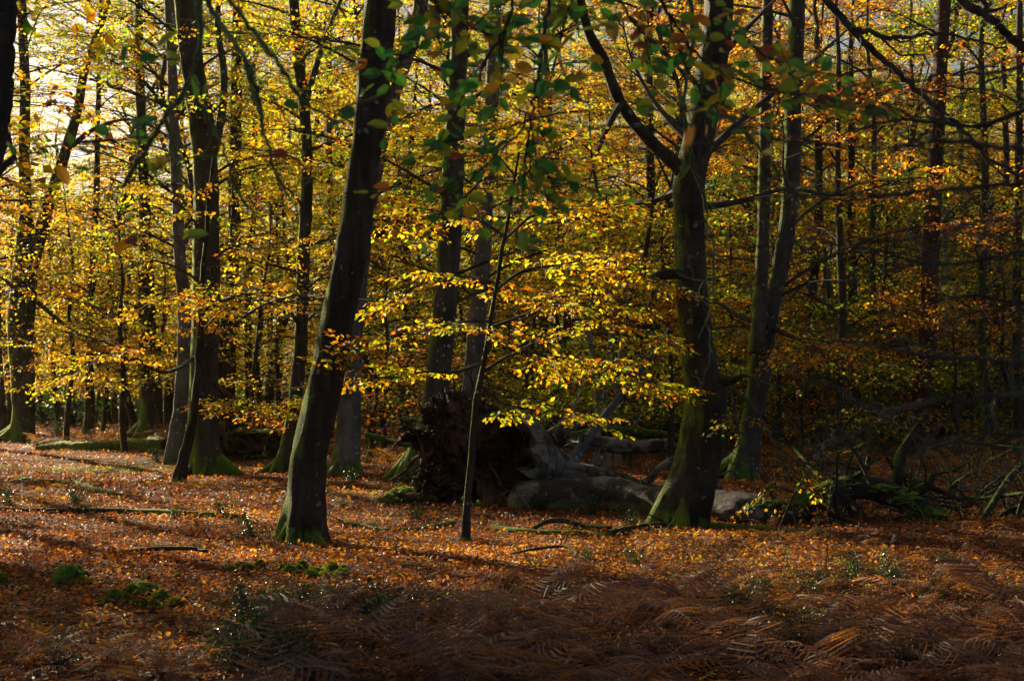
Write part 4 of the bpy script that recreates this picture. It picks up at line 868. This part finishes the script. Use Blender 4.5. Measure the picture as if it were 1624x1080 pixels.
mossrock('moss_cushion', 'spread of small round moss cushions in the shaded left foreground', 'moss', [(180, 950, 26, 12), (210, 945, 34, 16), (232, 944, 44, 18), (160, 957, 22, 6), (200, 955, 18, 10), (228, 960, 14, 7), (255, 950, 30, 12), (275, 958, 30, 8), (215, 960, 12, 6), (245, 962, 16, 7)])
mossrock('moss_cushion', 'row of sunlit moss mounds, the right-hand end of the line', 'moss', [(505, 912, 30, 12), (490, 915, 26, 9), (525, 908, 30, 14), (540, 914, 24, 9), (545, 905, 16, 7), (515, 916, 30, 8)])
mossrock('moss_cushion', 'cluster of lit moss mounds, middle of the line', 'moss', [(460, 909, 28, 10), (480, 900, 22, 8), (448, 903, 22, 7), (472, 906, 18, 8)])
mossrock('moss_cushion', 'low lit moss mounds, the left-hand end of the line', 'moss', [(381, 902, 32, 8), (412, 900, 20, 10), (365, 903, 18, 4), (395, 903, 22, 5)])
mossrock('moss_cushion', 'single tiny moss tuft on the sunlit leaves', 'moss', [(281, 917, 10, 4)])
mossrock('moss_cushion', 'small round moss ball at the foot of the root plate', 'moss', [(762, 804, 14, 9)])
mossrock('mossy_rock', 'low black mound of earth at the foot of the root plate', 'mound', [(640, 792, 60, 20), (670, 795, 50, 14), (615, 795, 30, 12)])

# ------------------------------------------------------------------ bracken
def frond(seed, L=.7, arch=1.0, npin=14, curl=.0):
    """one dead bracken frond: rachis with pinnae bearing pinnules; lies along +X and arches"""
    rr = np.random.default_rng(seed); mb = MB(); t = np.linspace(0, 1, 14)
    e0 = 1.15*arch; ang = e0-1.7*arch*t; x = np.cumsum(np.cos(ang))*L/14; z = np.cumsum(np.sin(ang))*L/14; y = .06*L*np.sin(t*3+rr.uniform(0, 6))
    C = np.column_stack([x, y, z]); add_tube(mb, C, np.linspace(.0024, .001, 14), 3, .45, 0)
    pos, yaw, pit, rol, sz, tn = [], [], [], [], [], []
    for i in range(npin):
        s = .25+.73*i/npin; f = s*13; k = int(f); p = C[k]+(C[min(13, k+1)]-C[k])*(f-k); d = C[min(13, k+1)]-C[k]; pa = math.atan2(d[2], math.hypot(d[0], d[1]))
        for sg in (1, -1):
            ln = L*.34*(1.06-s)**.85*rr.uniform(.85, 1.1); m = max(4, int(ln/.010)); a = sg*rr.uniform(1.1, 1.25); tn0 = rr.normal(0, .10)
            q = p.copy(); pts = [q.copy()]; cz = rr.normal(-.05, .12); dz = rr.uniform(.02, .07)+curl
            for j in range(m):
                a2 = a*(1-.3*j/m); cz -= dz*1.6*12/m*.5
                q = q+np.array([math.cos(a2), math.sin(a2), math.tan(max(-1.2, min(1.2, pa*math.cos(a2)+cz*.6)))*.7])*ln/m; pts.append(q.copy())
                for s2 in ((1, -1) if j % 2 else ()):
                    pos.append(q.copy()); yaw.append(a2+s2*1.3); pit.append(rr.normal(.15, .2)-cz*.3); rol.append(rr.normal(0, .3)); sz.append(max(.006, ln*.09*(1-.75*j/m))); tn.append(.5+tn0+rr.normal(0, .06))
            pp = np.array(pts); tw_ = rr.uniform(-.6, .6); dv = np.gradient(pp, axis=0); dv /= np.linalg.norm(dv, axis=1)[:, None]+1e-9
            sd_ = np.cross(dv, [0, 0, 1.]); sd_ /= np.linalg.norm(sd_, axis=1)[:, None]+1e-9; sd_ = sd_*math.cos(tw_)+np.array([0, 0, 1.])*math.sin(tw_)
            wd = (ln*.052*(1-.85*np.linspace(0, 1, len(pp)))*np.where(np.arange(len(pp)) % 2, 1.25, .7))[:, None]
            VV = np.vstack([pp-sd_*wd, pp+sd_*wd+[0, 0, .002]]); i0 = np.arange(len(pp)-1); FF = np.stack([i0, i0+1, i0+1+len(pp), i0+len(pp)], 1)
            mb.add(VV, FF, float(np.clip(.5+tn0+rr.normal(0, .05), 0, 1)), 0)
    place_leaves(mb, np.array(pos), np.array(yaw), np.array(pit), np.array(rol), np.array(sz), np.clip(np.array(tn), 0, 1), 0)
    o = mb.build('frond', [M_FERN, M_TWIG], smooth=False); me = o.data; bpy.data.objects.remove(o); return me
FRM = [frond(700+i, L=.75, arch=[1, .8, 1.15, .7, .9, 1.2][i], curl=[0, .05, 0, .1, .02, .05][i]) for i in range(6)]
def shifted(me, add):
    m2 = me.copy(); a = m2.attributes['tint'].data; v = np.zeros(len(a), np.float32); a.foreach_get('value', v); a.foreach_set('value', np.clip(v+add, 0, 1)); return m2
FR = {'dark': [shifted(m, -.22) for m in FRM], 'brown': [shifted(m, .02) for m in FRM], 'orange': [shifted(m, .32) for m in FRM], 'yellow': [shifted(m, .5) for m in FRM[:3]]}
def bracken(p, kind, label, group, size=1., nf=5, az0=None):
    root = thing('bracken', label, 'fern', p, group); a0 = R.uniform(0, 6.28)
    for i in range(nf):
        o = bpy.data.objects.new('frond', FR[kind][R.integers(0, len(FR[kind]))]); COL.objects.link(o); o.parent = root
        az = a0+i*6.28/nf+R.normal(0, .35) if az0 is None else az0+R.normal(0, .9)
        o.rotation_euler = (R.normal(0, .25), R.normal(0, .2), az); s = size*R.uniform(.7, 1.2); o.scale = (s, s, s*R.uniform(.6, 1.15))
        o.location = (0, 0, R.uniform(-.03, .05))
def grow(n, region, kind, label, group, size, nf=5, rej=None):
    c = 0
    while c < n:
        px = R.uniform(region[0], region[2]); py = R.uniform(region[1], region[3]); p = gpt(px, py)
        if rej and rej(px, py): continue
        bracken(p, kind, label, group, size*R.uniform(.75, 1.2), nf); c += 1
# front right and centre: a low sea of withered fronds
def front(n, y0, y1, label, group, size, kinds, edge):
    c = 0
    while c < n:
        Y = R.uniform(y0, y1); x = R.uniform(-.36*Y-.3, .38*Y+.3)
        px = CX+x/Y*FPX
        if not edge(px, Y): continue
        bracken(np.array([x, Y, float(terrain(x, Y))]), kinds[R.integers(0, len(kinds))], label, group, size*R.uniform(.7, 1.15), 5); c += 1
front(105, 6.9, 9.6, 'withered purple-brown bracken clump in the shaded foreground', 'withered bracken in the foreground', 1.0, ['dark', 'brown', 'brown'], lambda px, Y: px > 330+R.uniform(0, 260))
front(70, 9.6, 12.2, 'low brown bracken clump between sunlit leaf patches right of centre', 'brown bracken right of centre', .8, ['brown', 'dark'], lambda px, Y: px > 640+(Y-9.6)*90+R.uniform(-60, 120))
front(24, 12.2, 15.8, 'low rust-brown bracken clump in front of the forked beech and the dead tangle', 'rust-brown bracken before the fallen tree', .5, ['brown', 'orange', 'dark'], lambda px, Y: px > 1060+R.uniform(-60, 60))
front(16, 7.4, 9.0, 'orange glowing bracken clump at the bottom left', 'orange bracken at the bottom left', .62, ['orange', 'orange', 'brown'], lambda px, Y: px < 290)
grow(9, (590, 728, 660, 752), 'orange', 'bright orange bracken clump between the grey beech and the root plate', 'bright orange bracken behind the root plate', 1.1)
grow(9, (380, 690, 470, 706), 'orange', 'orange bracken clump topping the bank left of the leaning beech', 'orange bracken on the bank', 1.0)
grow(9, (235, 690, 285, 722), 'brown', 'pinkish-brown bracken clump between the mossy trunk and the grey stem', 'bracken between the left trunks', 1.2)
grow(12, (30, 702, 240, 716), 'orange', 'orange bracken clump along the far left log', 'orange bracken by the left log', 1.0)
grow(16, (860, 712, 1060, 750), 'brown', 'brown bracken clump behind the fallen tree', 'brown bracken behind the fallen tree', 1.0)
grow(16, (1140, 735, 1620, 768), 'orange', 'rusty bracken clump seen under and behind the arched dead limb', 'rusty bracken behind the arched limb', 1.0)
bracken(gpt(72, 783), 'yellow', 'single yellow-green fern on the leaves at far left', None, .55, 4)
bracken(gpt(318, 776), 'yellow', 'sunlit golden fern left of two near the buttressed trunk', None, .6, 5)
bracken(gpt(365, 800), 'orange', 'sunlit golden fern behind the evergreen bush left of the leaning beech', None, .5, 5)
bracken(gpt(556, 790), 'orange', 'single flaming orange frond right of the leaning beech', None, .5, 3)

# ------------------------------------------------------------------ evergreen bushes and ground plants
def bush(seed, n, r, h, ls=.035):
    rr = np.random.default_rng(seed); mb = MB(); tips = []
    for i in range(max(6, n//45)):
        az = rr.uniform(0, 6.28); e = rr.uniform(.5, 1.4); L = rr.uniform(.6, 1.0)
        P = [np.zeros(3)]; d = np.array([math.cos(az)*math.cos(e), math.sin(az)*math.cos(e), math.sin(e)])
        for j in range(5): d = d+rr.normal(0, .2, 3); d /= np.linalg.norm(d); P.append(P[-1]+d*L/5*np.array([r*1.3, r*1.3, h])); P[-1][2] = max(P[-1][2], .01)
        P = np.array(P); add_tube(mb, P, np.linspace(.006, .002, 6), 4, .5, 1); tips += [P[j]*(1-u)+P[j+1]*u for j in range(1, 5) for u in (0, .25, .5, .75)]+[P[5]]
    T_ = np.array(tips); Q = T_[rr.integers(0, len(T_), n)]+rr.normal(0, .035, (n, 3)); Q[:, 2] = np.maximum(Q[:, 2], .01)
    place_leaves(mb, Q, rr.uniform(0, 6.28, n), rr.normal(-.1, .6, n), rr.normal(0, .6, n), rr.uniform(.6, 1.2, n)*ls, np.clip(rr.normal(.4, .25, n), 0, 1), 1)
    o = mb.build('leafy_stems', [M_HOLLY, M_TWIG], smooth=False); me = o.data; bpy.data.objects.remove(o); return me
BU = [bush(900+i, 420, .30, .34) for i in range(4)]
def put_bush(px, py, s, lab, name='evergreen_bush', group=None, cat='bush', Y=None, sz=1.):
    p = gpt(px, py) if Y is None else np.array([(px-CX)/FPX*Y, Y, float(terrain((px-CX)/FPX*Y, Y))])
    o = bpy.data.objects.new(name, BU[R.integers(0, 4)]); COL.objects.link(o); o.location = p; o.rotation_euler = (0, 0, R.uniform(0, 6.28)); o.scale = (s, s, s*sz); tag(o, lab, cat, group)
for px, py, s, lab in [(402, 852, 1.0, 'evergreen bush hugging the left foot of the leaning beech'), (350, 818, .8, 'small evergreen bush by the right end of the long straight stick'), (278, 822, .6, 'small evergreen bush behind the middle of the long straight stick'),
                       (118, 800, .8, 'dark evergreen bush on the leaves right of the yellow fern'), (18, 800, .9, 'dark evergreen bush at the left frame edge'), (248, 730, 1.2, 'pale-leaved bush in front of the mossy left log'),
                       (660, 820, .6, 'small lit evergreen bush left of the slender young beech'), (600, 845, .5, 'low evergreen sprig over the mossy sunlit branch'), (545, 800, .6, 'lit evergreen bush right of the leaning beech'), (560, 765, 1.0, 'dark evergreen bush at the foot of the grey beech'),
                       (785, 785, 1.3, 'bushy evergreen growing under the hollow base of the fallen tree'), (858, 808, 1.1, 'holly bush in front of the left end of the fallen trunk'), (935, 815, 1.0, 'holly bush in front of the middle of the fallen trunk'), (985, 818, .8, 'holly bush in front of the fallen trunk nearer the forked beech'),
                       (1008, 835, .7, 'low evergreen sprig left of the forked beech foot'), (830, 800, .7, 'dark ivy clump at the broken lip of the hollow base'), (740, 808, .6, 'tiny evergreen at the base of the root plate'), (1420, 925, .9, 'dark bush behind the bare pale twig in the right foreground'),
                       (88, 690, 1.6, 'pale sunlit bush between the far-left fork and the lone thin tree'), (905, 692, 1.0, 'green bush under the thick grey log'), (640, 755, .8, 'low green plant at the foot of the tall mossy trunk')]:
    put_bush(px, py, s, lab)
for px, py, s_, lb_ in [(600, 1015, 1.3, 'big dark evergreen bush left of centre at the bottom, left of a pair'), (660, 1000, 1.1, 'big dark evergreen bush left of centre at the bottom, right of a pair'), (430, 985, .8, 'evergreen bush behind the withered bracken at lower left'), (1240, 1040, 1.0, 'dark evergreen bush at the bottom right of centre'), (90, 1060, .8, 'dark evergreen bush inside the orange bracken at bottom left')]:
    put_bush(px, py, s_, lb_)
for i in range(64):
    zone = i % 4
    if zone == 0: px, py = R.uniform(380, 620), R.uniform(960, 1075)
    elif zone == 1: px, py = R.uniform(880, 1624), R.uniform(890, 990)
    elif zone == 2: px, py = R.uniform(640, 1624), R.uniform(980, 1075)
    else: px, py = R.uniform(1100, 1624), R.uniform(950, 1060)
    lab = ('dark bramble clump among withered ferns left of centre in the foreground' if zone == 0 else 'small glossy bramble clump among sunlit leaf patches on the right' if zone == 1 else 'small dark bramble clump at the bottom edge among withered bracken' if zone == 2 else 'small glossy bramble clump in the lower right bracken')
    put_bush(px, py, R.uniform(.35, .8) if zone else R.uniform(.6, 1.0), lab, 'bramble_clump', ['brambles left of centre', 'brambles in the leaf patches', 'brambles at the bottom edge', 'brambles at the lower right'][zone], 'bramble')
# far dark hollies below the golden leaves on the left, and the dim thicket on the right
for i in range(84):
    z = 0 if i < 42 else 1; px = (-60+(i*.6180339%1)*720) if z == 0 else (640+(i*.6180339%1)*1040); Y = R.uniform(56, 76) if z == 0 else R.uniform(44, 70)
    put_bush(px, 0, R.uniform(6, 9.5) if z == 0 else R.uniform(6, 9), ['large dark holly far behind the left log', 'dark holly thicket deep in the dim right wood'][z], 'holly', ['hollies behind the left log', 'hollies deep in the right wood'][z], 'shrub', Y=Y, sz=.8)

# faint warm-tinted haze, added to lend a golden glow
def haze():
    mb = MB(); x0, x1, y0, y1, z0, z1 = -120, 120, -6, 175, -3, 38
    V = np.array([[x, y, z] for x in (x0, x1) for y in (y0, y1) for z in (z0, z1)], float)
    mb.add(V, np.array([[0, 1, 3, 2], [4, 6, 7, 5], [0, 4, 5, 1], [2, 3, 7, 6], [0, 2, 6, 4], [1, 5, 7, 3]]))
    m, N, L = newmat('glow_haze'); v = N.new('ShaderNodeVolumePrincipled'); v.inputs['Color'].default_value = (1, .9, .68, 1); v.inputs['Density'].default_value = .00012; v.inputs['Anisotropy'].default_value = .7
    o_ = N.new('ShaderNodeOutputMaterial'); L.new(v.outputs[0], o_.inputs['Volume'])
    o = mb.build('haze', [m], smooth=False); tag(o, 'faint added haze lending a golden glow between the trunks', 'haze', kind='stuff')
haze()
# grass blades and wood-sorrel green between the leaves
def grass():
    mb = MB(); n = 5000
    c = np.array([gpt(a, b) for a, b in [(180, 742), (120, 745), (240, 748), (60, 750), (300, 745), (1180, 890), (1220, 905), (1300, 925), (1150, 940), (1400, 965), (1000, 950), (1250, 960), (1560, 940), (600, 1000), (520, 970), (590, 775), (560, 785), (130, 705), (170, 700), (210, 705)]])
    k = R.integers(0, len(c), n); Q = c[k]+R.normal(0, 1, (n, 3))*np.array([.9, .45, 0]); Q[:, 2] = terrain(Q[:, 0], Q[:, 1])+.015
    place_leaves(mb, Q, R.uniform(0, 6.28, n), R.uniform(-1.3, -.2, n), R.normal(0, .5, n), R.uniform(.018, .045, n), np.clip(R.normal(.35, .2, n), 0, 1), 0)
    o = mb.build('grass', [M_GRASS], smooth=False); tag(o, 'sparse bright grass blades poking through the fallen leaves', 'grass', kind='stuff')
grass()
# the bare pale twig, right foreground, and a few dry stalks
def stalk(name, lab, px, py, L, d, r, bark, depth=1, nb=4):
    p = gpt(px, py); mb = MB(); branchy(mb, p, d, L, r, depth, nb, .12, 0); o = mb.build(name, [bark], None, p); tag(o, lab, 'twig')
stalk('bare_seedling', 'bare pale forked seedling standing in the right foreground', 1397, 938, .42, (.45, 0, 1), .005, B_PALE, 2, 3)
for px, py, dx, lab in [(1565, 1065, .25, 'tall dry grass stalk leaning right at the bottom right'), (1290, 1045, .4, 'dry reddish stalk leaning right among foreground ferns'), (20, 1068, .9, 'pale dry stalk leaning low at the bottom left corner'), (1120, 930, .5, 'dry orange stalk beside the sunlit leaf patch')]:
    stalk('dry_stalk', lab, px, py, .38, (dx, 0, 1), .003, B_PALE, 0)
for px, py, L, lab in [(1232, 852, 1.5, 'thin bare sapling leaning right before the arched dead limb'), (1005, 805, .6, 'short dead stem standing against the fallen trunk'), (935, 735, 2.6, 'bare twiggy sapling rising behind the fallen trunk'), (1290, 780, 2.2, 'bare thorny sapling behind the left end of the arched limb'), (1545, 760, 2.4, 'bare dark sapling behind the tangle at the right'), (420, 745, .8, 'bare twiggy seedling left of the pale-blotched trunk')]:
    stalk('bare_sapling', lab, px, py, L, (R.uniform(0, .35), 0, 1), .006+.005*L, B_STICK, 2, 6)

# ------------------------------------------------------------------ boughs hanging into the picture close to the camera
def bough(name, lab, lines, Y, leaf=0, bark=M_TWIG, pal=(.25, .18), size=.062, twigs=12, tl=.2, lichen=0, seed=0, zj=.25, cat='branch', spread=.9, droop=-.1):
    rr = np.random.default_rng(seed); P0 = at(lines[0][0][0], lines[0][0][1], Y); root = thing(name, lab, cat, P0)
    wb = MB(); lb = MB(); pos, yaw, pit, rol, sz, tn = [], [], [], [], [], []
    for L_ in lines:
        m = len(L_); Ya = Y+rr.uniform(-zj, zj); P = np.array([at(q[0], q[1], Ya+rr.uniform(-.05, .05)+(q[3] if len(q) > 3 else 0)) for q in L_]); w = np.array([q[2] for q in L_])/FPX*Y/2
        n = max(12, m*8); C = catmull(P, n); C += rr.normal(0, .0022*Y/3, C.shape); rad = catmull(np.column_stack([w]*3), n)[:, 0]
        if lichen:
            V, F = tube(C, rad, 9); V = V+(V-np.repeat(C, 9, 0))*(.6*snoise(V, 14, seed, 2)*lichen)[:, None]; wb.add(V, F)
        else: add_tube(wb, C, rad, 7)
        Lt = np.linalg.norm(np.diff(C, axis=0), axis=1).sum(); nt_ = max(2, int(twigs*Lt))
        for i in range(nt_):
            k = min(n-2, int(n*(.08+.9*(i+rr.random()*.8)/nt_))); d = C[k+1]-C[k]; d /= np.linalg.norm(d)
            e = d+rr.normal(0, .8, 3)*np.array([1, .6, .8]); e /= np.linalg.norm(e); ln = tl*rr.uniform(.4, 1.4); mm = max(3, int(ln/.035)); q = C[k].copy(); pts = [q.copy()]
            for j in range(mm):
                e = e+rr.normal(0, .22, 3)+np.array([0, 0, droop*.2]); e /= np.linalg.norm(e); q = q+e*ln/mm; pts.append(q.copy())
                if leaf and rr.random() < leaf:
                    sgn = 1 if j % 2 else -1; az = math.atan2(e[1], e[0])
                    pos.append(q.copy()); yaw.append(az+sgn*rr.uniform(.4, 1.2)); pit.append(rr.normal(.2, .5)); rol.append(rr.normal(0, 1)*.5+.75*(1 if rr.random() < .5 else -1)); sz.append(size*rr.uniform(.65, 1.15)); tn.append(np.clip(rr.normal(*pal), 0, 1))
            add_tube(wb, np.array(pts), np.linspace(max(.0022, rad[k]*.5), .0015, len(pts)), 4)
            if lichen:
                for _ in range(3):
                    j = rr.integers(1, len(pts)); e2 = rr.normal(0, 1, 3); pts2 = [pts[j]]
                    for _ in range(3): pts2.append(pts2[-1]+e2/np.linalg.norm(e2)*.03+rr.normal(0, .008, 3))
                    add_tube(wb, np.array(pts2), [.002, .0016, .0014, .001], 3)
    wb.build('branch_wood', [bark], root, P0)
    if pos:
        place_leaves(lb, np.array(pos), np.array(yaw), np.array(pit), np.array(rol), np.array(sz), np.array(tn), 2); lb.build('leaves', [M_GREEN], root, P0, smooth=False)
bough('overhanging_bough', 'leafy green bough hanging across the top centre of the picture', [[(620, -70, 7), (680, -10, 6), (740, 40, 5), (800, 60, 4), (880, 60, 3), (930, 30, 2)], [(700, -60, 6), (690, 40, 5), (640, 90, 4), (570, 100, 3)], [(820, -70, 6), (810, 20, 5), (770, 100, 4), (740, 170, 3)], [(930, -60, 6), (900, 20, 5), (880, 90, 3)]], 4.3, leaf=.9, twigs=26, tl=.2, seed=1, pal=(.36, .24))
bough('overhanging_bough', 'thin green-leaved branch dangling down the centre in front of the grey trunk', [[(880, -60, 7), (862, 60, 6), (848, 150, 5), (836, 230, 4), (828, 320, 3), (818, 385, 2)], [(840, 190, 4), (780, 210, 3), (700, 230, 2), (640, 270, 2)], [(835, 240, 4), (870, 280, 3), (880, 300, 2)], [(838, 200, 3), (740, 290, 3), (700, 330, 2)]], 4.4, leaf=.85, twigs=20, tl=.17, seed=2, pal=(.36, .24))
bough('overhanging_bough', 'green and amber leaved bough hanging top right across the forked beech', [[(1010, -70, 7), (1060, 20, 6), (1110, 90, 5), (1180, 130, 4), (1260, 150, 3), (1330, 145, 2)], [(1100, -60, 6), (1150, 40, 5), (1220, 90, 4), (1290, 110, 2)], [(1060, 30, 5), (1090, 110, 4), (1130, 160, 3), (1200, 190, 2)], [(960, -60, 5), (1000, 30, 4), (1040, 70, 3)]], 4.3, leaf=.85, twigs=24, tl=.2, seed=3, pal=(.5, .26))
bough('lichened_bough', 'bare blue-lichened branch arcing down at upper left, nearest the leaning beech', [[(300, -60, 12), (345, 30, 11), (385, 90, 10), (410, 160, 9), (418, 210, 7), (440, 280, 5), (470, 330, 3)], [(330, -50, 9), (400, 50, 9), (450, 110, 8), (480, 160, 6), (545, 200, 4)], [(412, 180, 6), (385, 100, 4)]], 3.6, twigs=6, tl=.16, lichen=.5, bark=B_LICH, seed=4, leaf=.06, pal=(.3, .3))
bough('lichened_bough', 'bare lichened branch sweeping down left towards the bright sky gap', [[(310, -60, 11), (318, 60, 10), (295, 140, 9), (260, 190, 9), (230, 240, 7), (195, 290, 5), (170, 320, 3)], [(262, 190, 7), (275, 230, 6), (285, 260, 4)], [(300, 135, 8), (330, 190, 7), (355, 240, 6), (375, 300, 5), (420, 360, 3)]], 3.7, twigs=6, tl=.15, lichen=.5, bark=B_LICH, seed=5, leaf=.05, pal=(.3, .3))
for sd_, lab_, ln_ in [(6, 'green leaves on a thin twig crossing the bright sky gap at left', [(-40, 290, 5), (60, 240, 4), (140, 225, 4), (250, 215, 3)]), (26, 'small green leaf spray hanging at the upper left, below the lichened branch', [(215, 200, 4), (228, 250, 3), (232, 300, 2)]),
                   (27, 'purple and green leaves dangling at mid-left in front of the young trees', [(230, 320, 4), (255, 360, 3), (300, 400, 2)]), (28, 'green and yellow leaf pair hanging left of the leaning beech', [(430, 150, 4), (460, 195, 3), (520, 225, 2)]), (29, 'russet leaf spray high at the upper left', [(200, 40, 4), (262, 90, 3), (320, 100, 2)])]:
    bough('overhanging_bough', lab_, [ln_], 3.8, leaf=.7, twigs=12, tl=.1, seed=sd_, pal=(.35, .3) if sd_ != 27 else (.7, .3), size=.06)
bough('lichened_bough', 'lichen-crusted twigs trailing down beside the forked beech', [[(1090, -40, 9), (1100, 60, 8), (1085, 160, 7), (1095, 240, 6), (1120, 330, 5), (1132, 420, 4), (1128, 490, 3), (1108, 535, 2)], [(1000, 30, 7), (1060, 90, 7), (1120, 150, 6), (1190, 220, 5), (1240, 280, 4), (1290, 330, 2)]], 5.0, twigs=7, tl=.22, lichen=.5, bark=B_LICH, seed=7)
bough('blurred_bough', 'soft out-of-focus purple twigs reaching in from the right, upper set', [[(1700, 240, 11), (1600, 235, 10), (1500, 225, 9), (1400, 235, 7), (1300, 228, 6), (1180, 225, 3)], [(1700, 290, 11), (1580, 295, 10), (1450, 305, 9), (1340, 318, 7), (1240, 300, 5), (1130, 240, 2)], [(1700, 330, 8), (1560, 350, 6), (1440, 380, 4), (1300, 375, 3), (1080, 372, 2)]], 2.0, twigs=16, tl=.3, seed=8, leaf=.012, pal=(.75, .05), size=.05, droop=0)
bough('blurred_bough', 'soft out-of-focus purple twigs reaching in from the right, lower set', [[(1700, 570, 10), (1580, 572, 9), (1480, 565, 8), (1390, 548, 6), (1300, 540, 3)], [(1700, 625, 9), (1590, 628, 8), (1490, 638, 7), (1400, 648, 6), (1345, 633, 4)], [(1700, 690, 7), (1560, 690, 6), (1440, 712, 4)]], 2.0, twigs=14, tl=.28, seed=9, droop=0)
bough('bare_bough', 'fine greyish bare twigs spreading across the upper right, behind the blurred ones', [[(1760, 120, 9), (1640, 170, 8), (1540, 200, 7), (1430, 190, 5), (1330, 215, 3)], [(1740, 380, 8), (1620, 400, 7), (1500, 420, 5), (1380, 400, 3)], [(1740, 470, 8), (1640, 480, 6), (1520, 470, 4), (1430, 500, 2)], [(1700, 60, 8), (1600, 110, 6), (1480, 120, 4)]], 3.6, twigs=16, tl=.4, seed=31, droop=0)
bough('dark_bough', 'dark bare bough slanting down from the top toward the right edge', [[(1260, -60, 14), (1310, 0, 13), (1350, 45, 12), (1400, 95, 10), (1450, 140, 9), (1510, 190, 7), (1570, 250, 6), (1640, 290, 4)], [(1350, 45, 9), (1420, 60, 7), (1500, 55, 5), (1600, 80, 3)]], 11, twigs=3, tl=.9, seed=10, bark=M_TWIG)
bough('dark_bough', 'thick dark bough crossing the top right corner', [[(1480, -60, 16), (1530, 5, 15), (1570, 30, 13), (1600, 60, 12), (1680, 120, 10)], [(1565, 26, 10), (1555, -40, 8)]], 11, twigs=3, tl=.8, seed=11, bark=M_TWIG)
bough('dark_bough', 'near dark leaning stem filling the top left corner', [[(-45, 420, 34), (-22, 300, 34), (-2, 200, 33), (6, 100, 34), (8, 0, 35), (8, -120, 35)]], 9, twigs=.3, tl=.5, seed=12, bark=B_DARK, cat='tree')
print('all', round(time.time()-T0, 1))
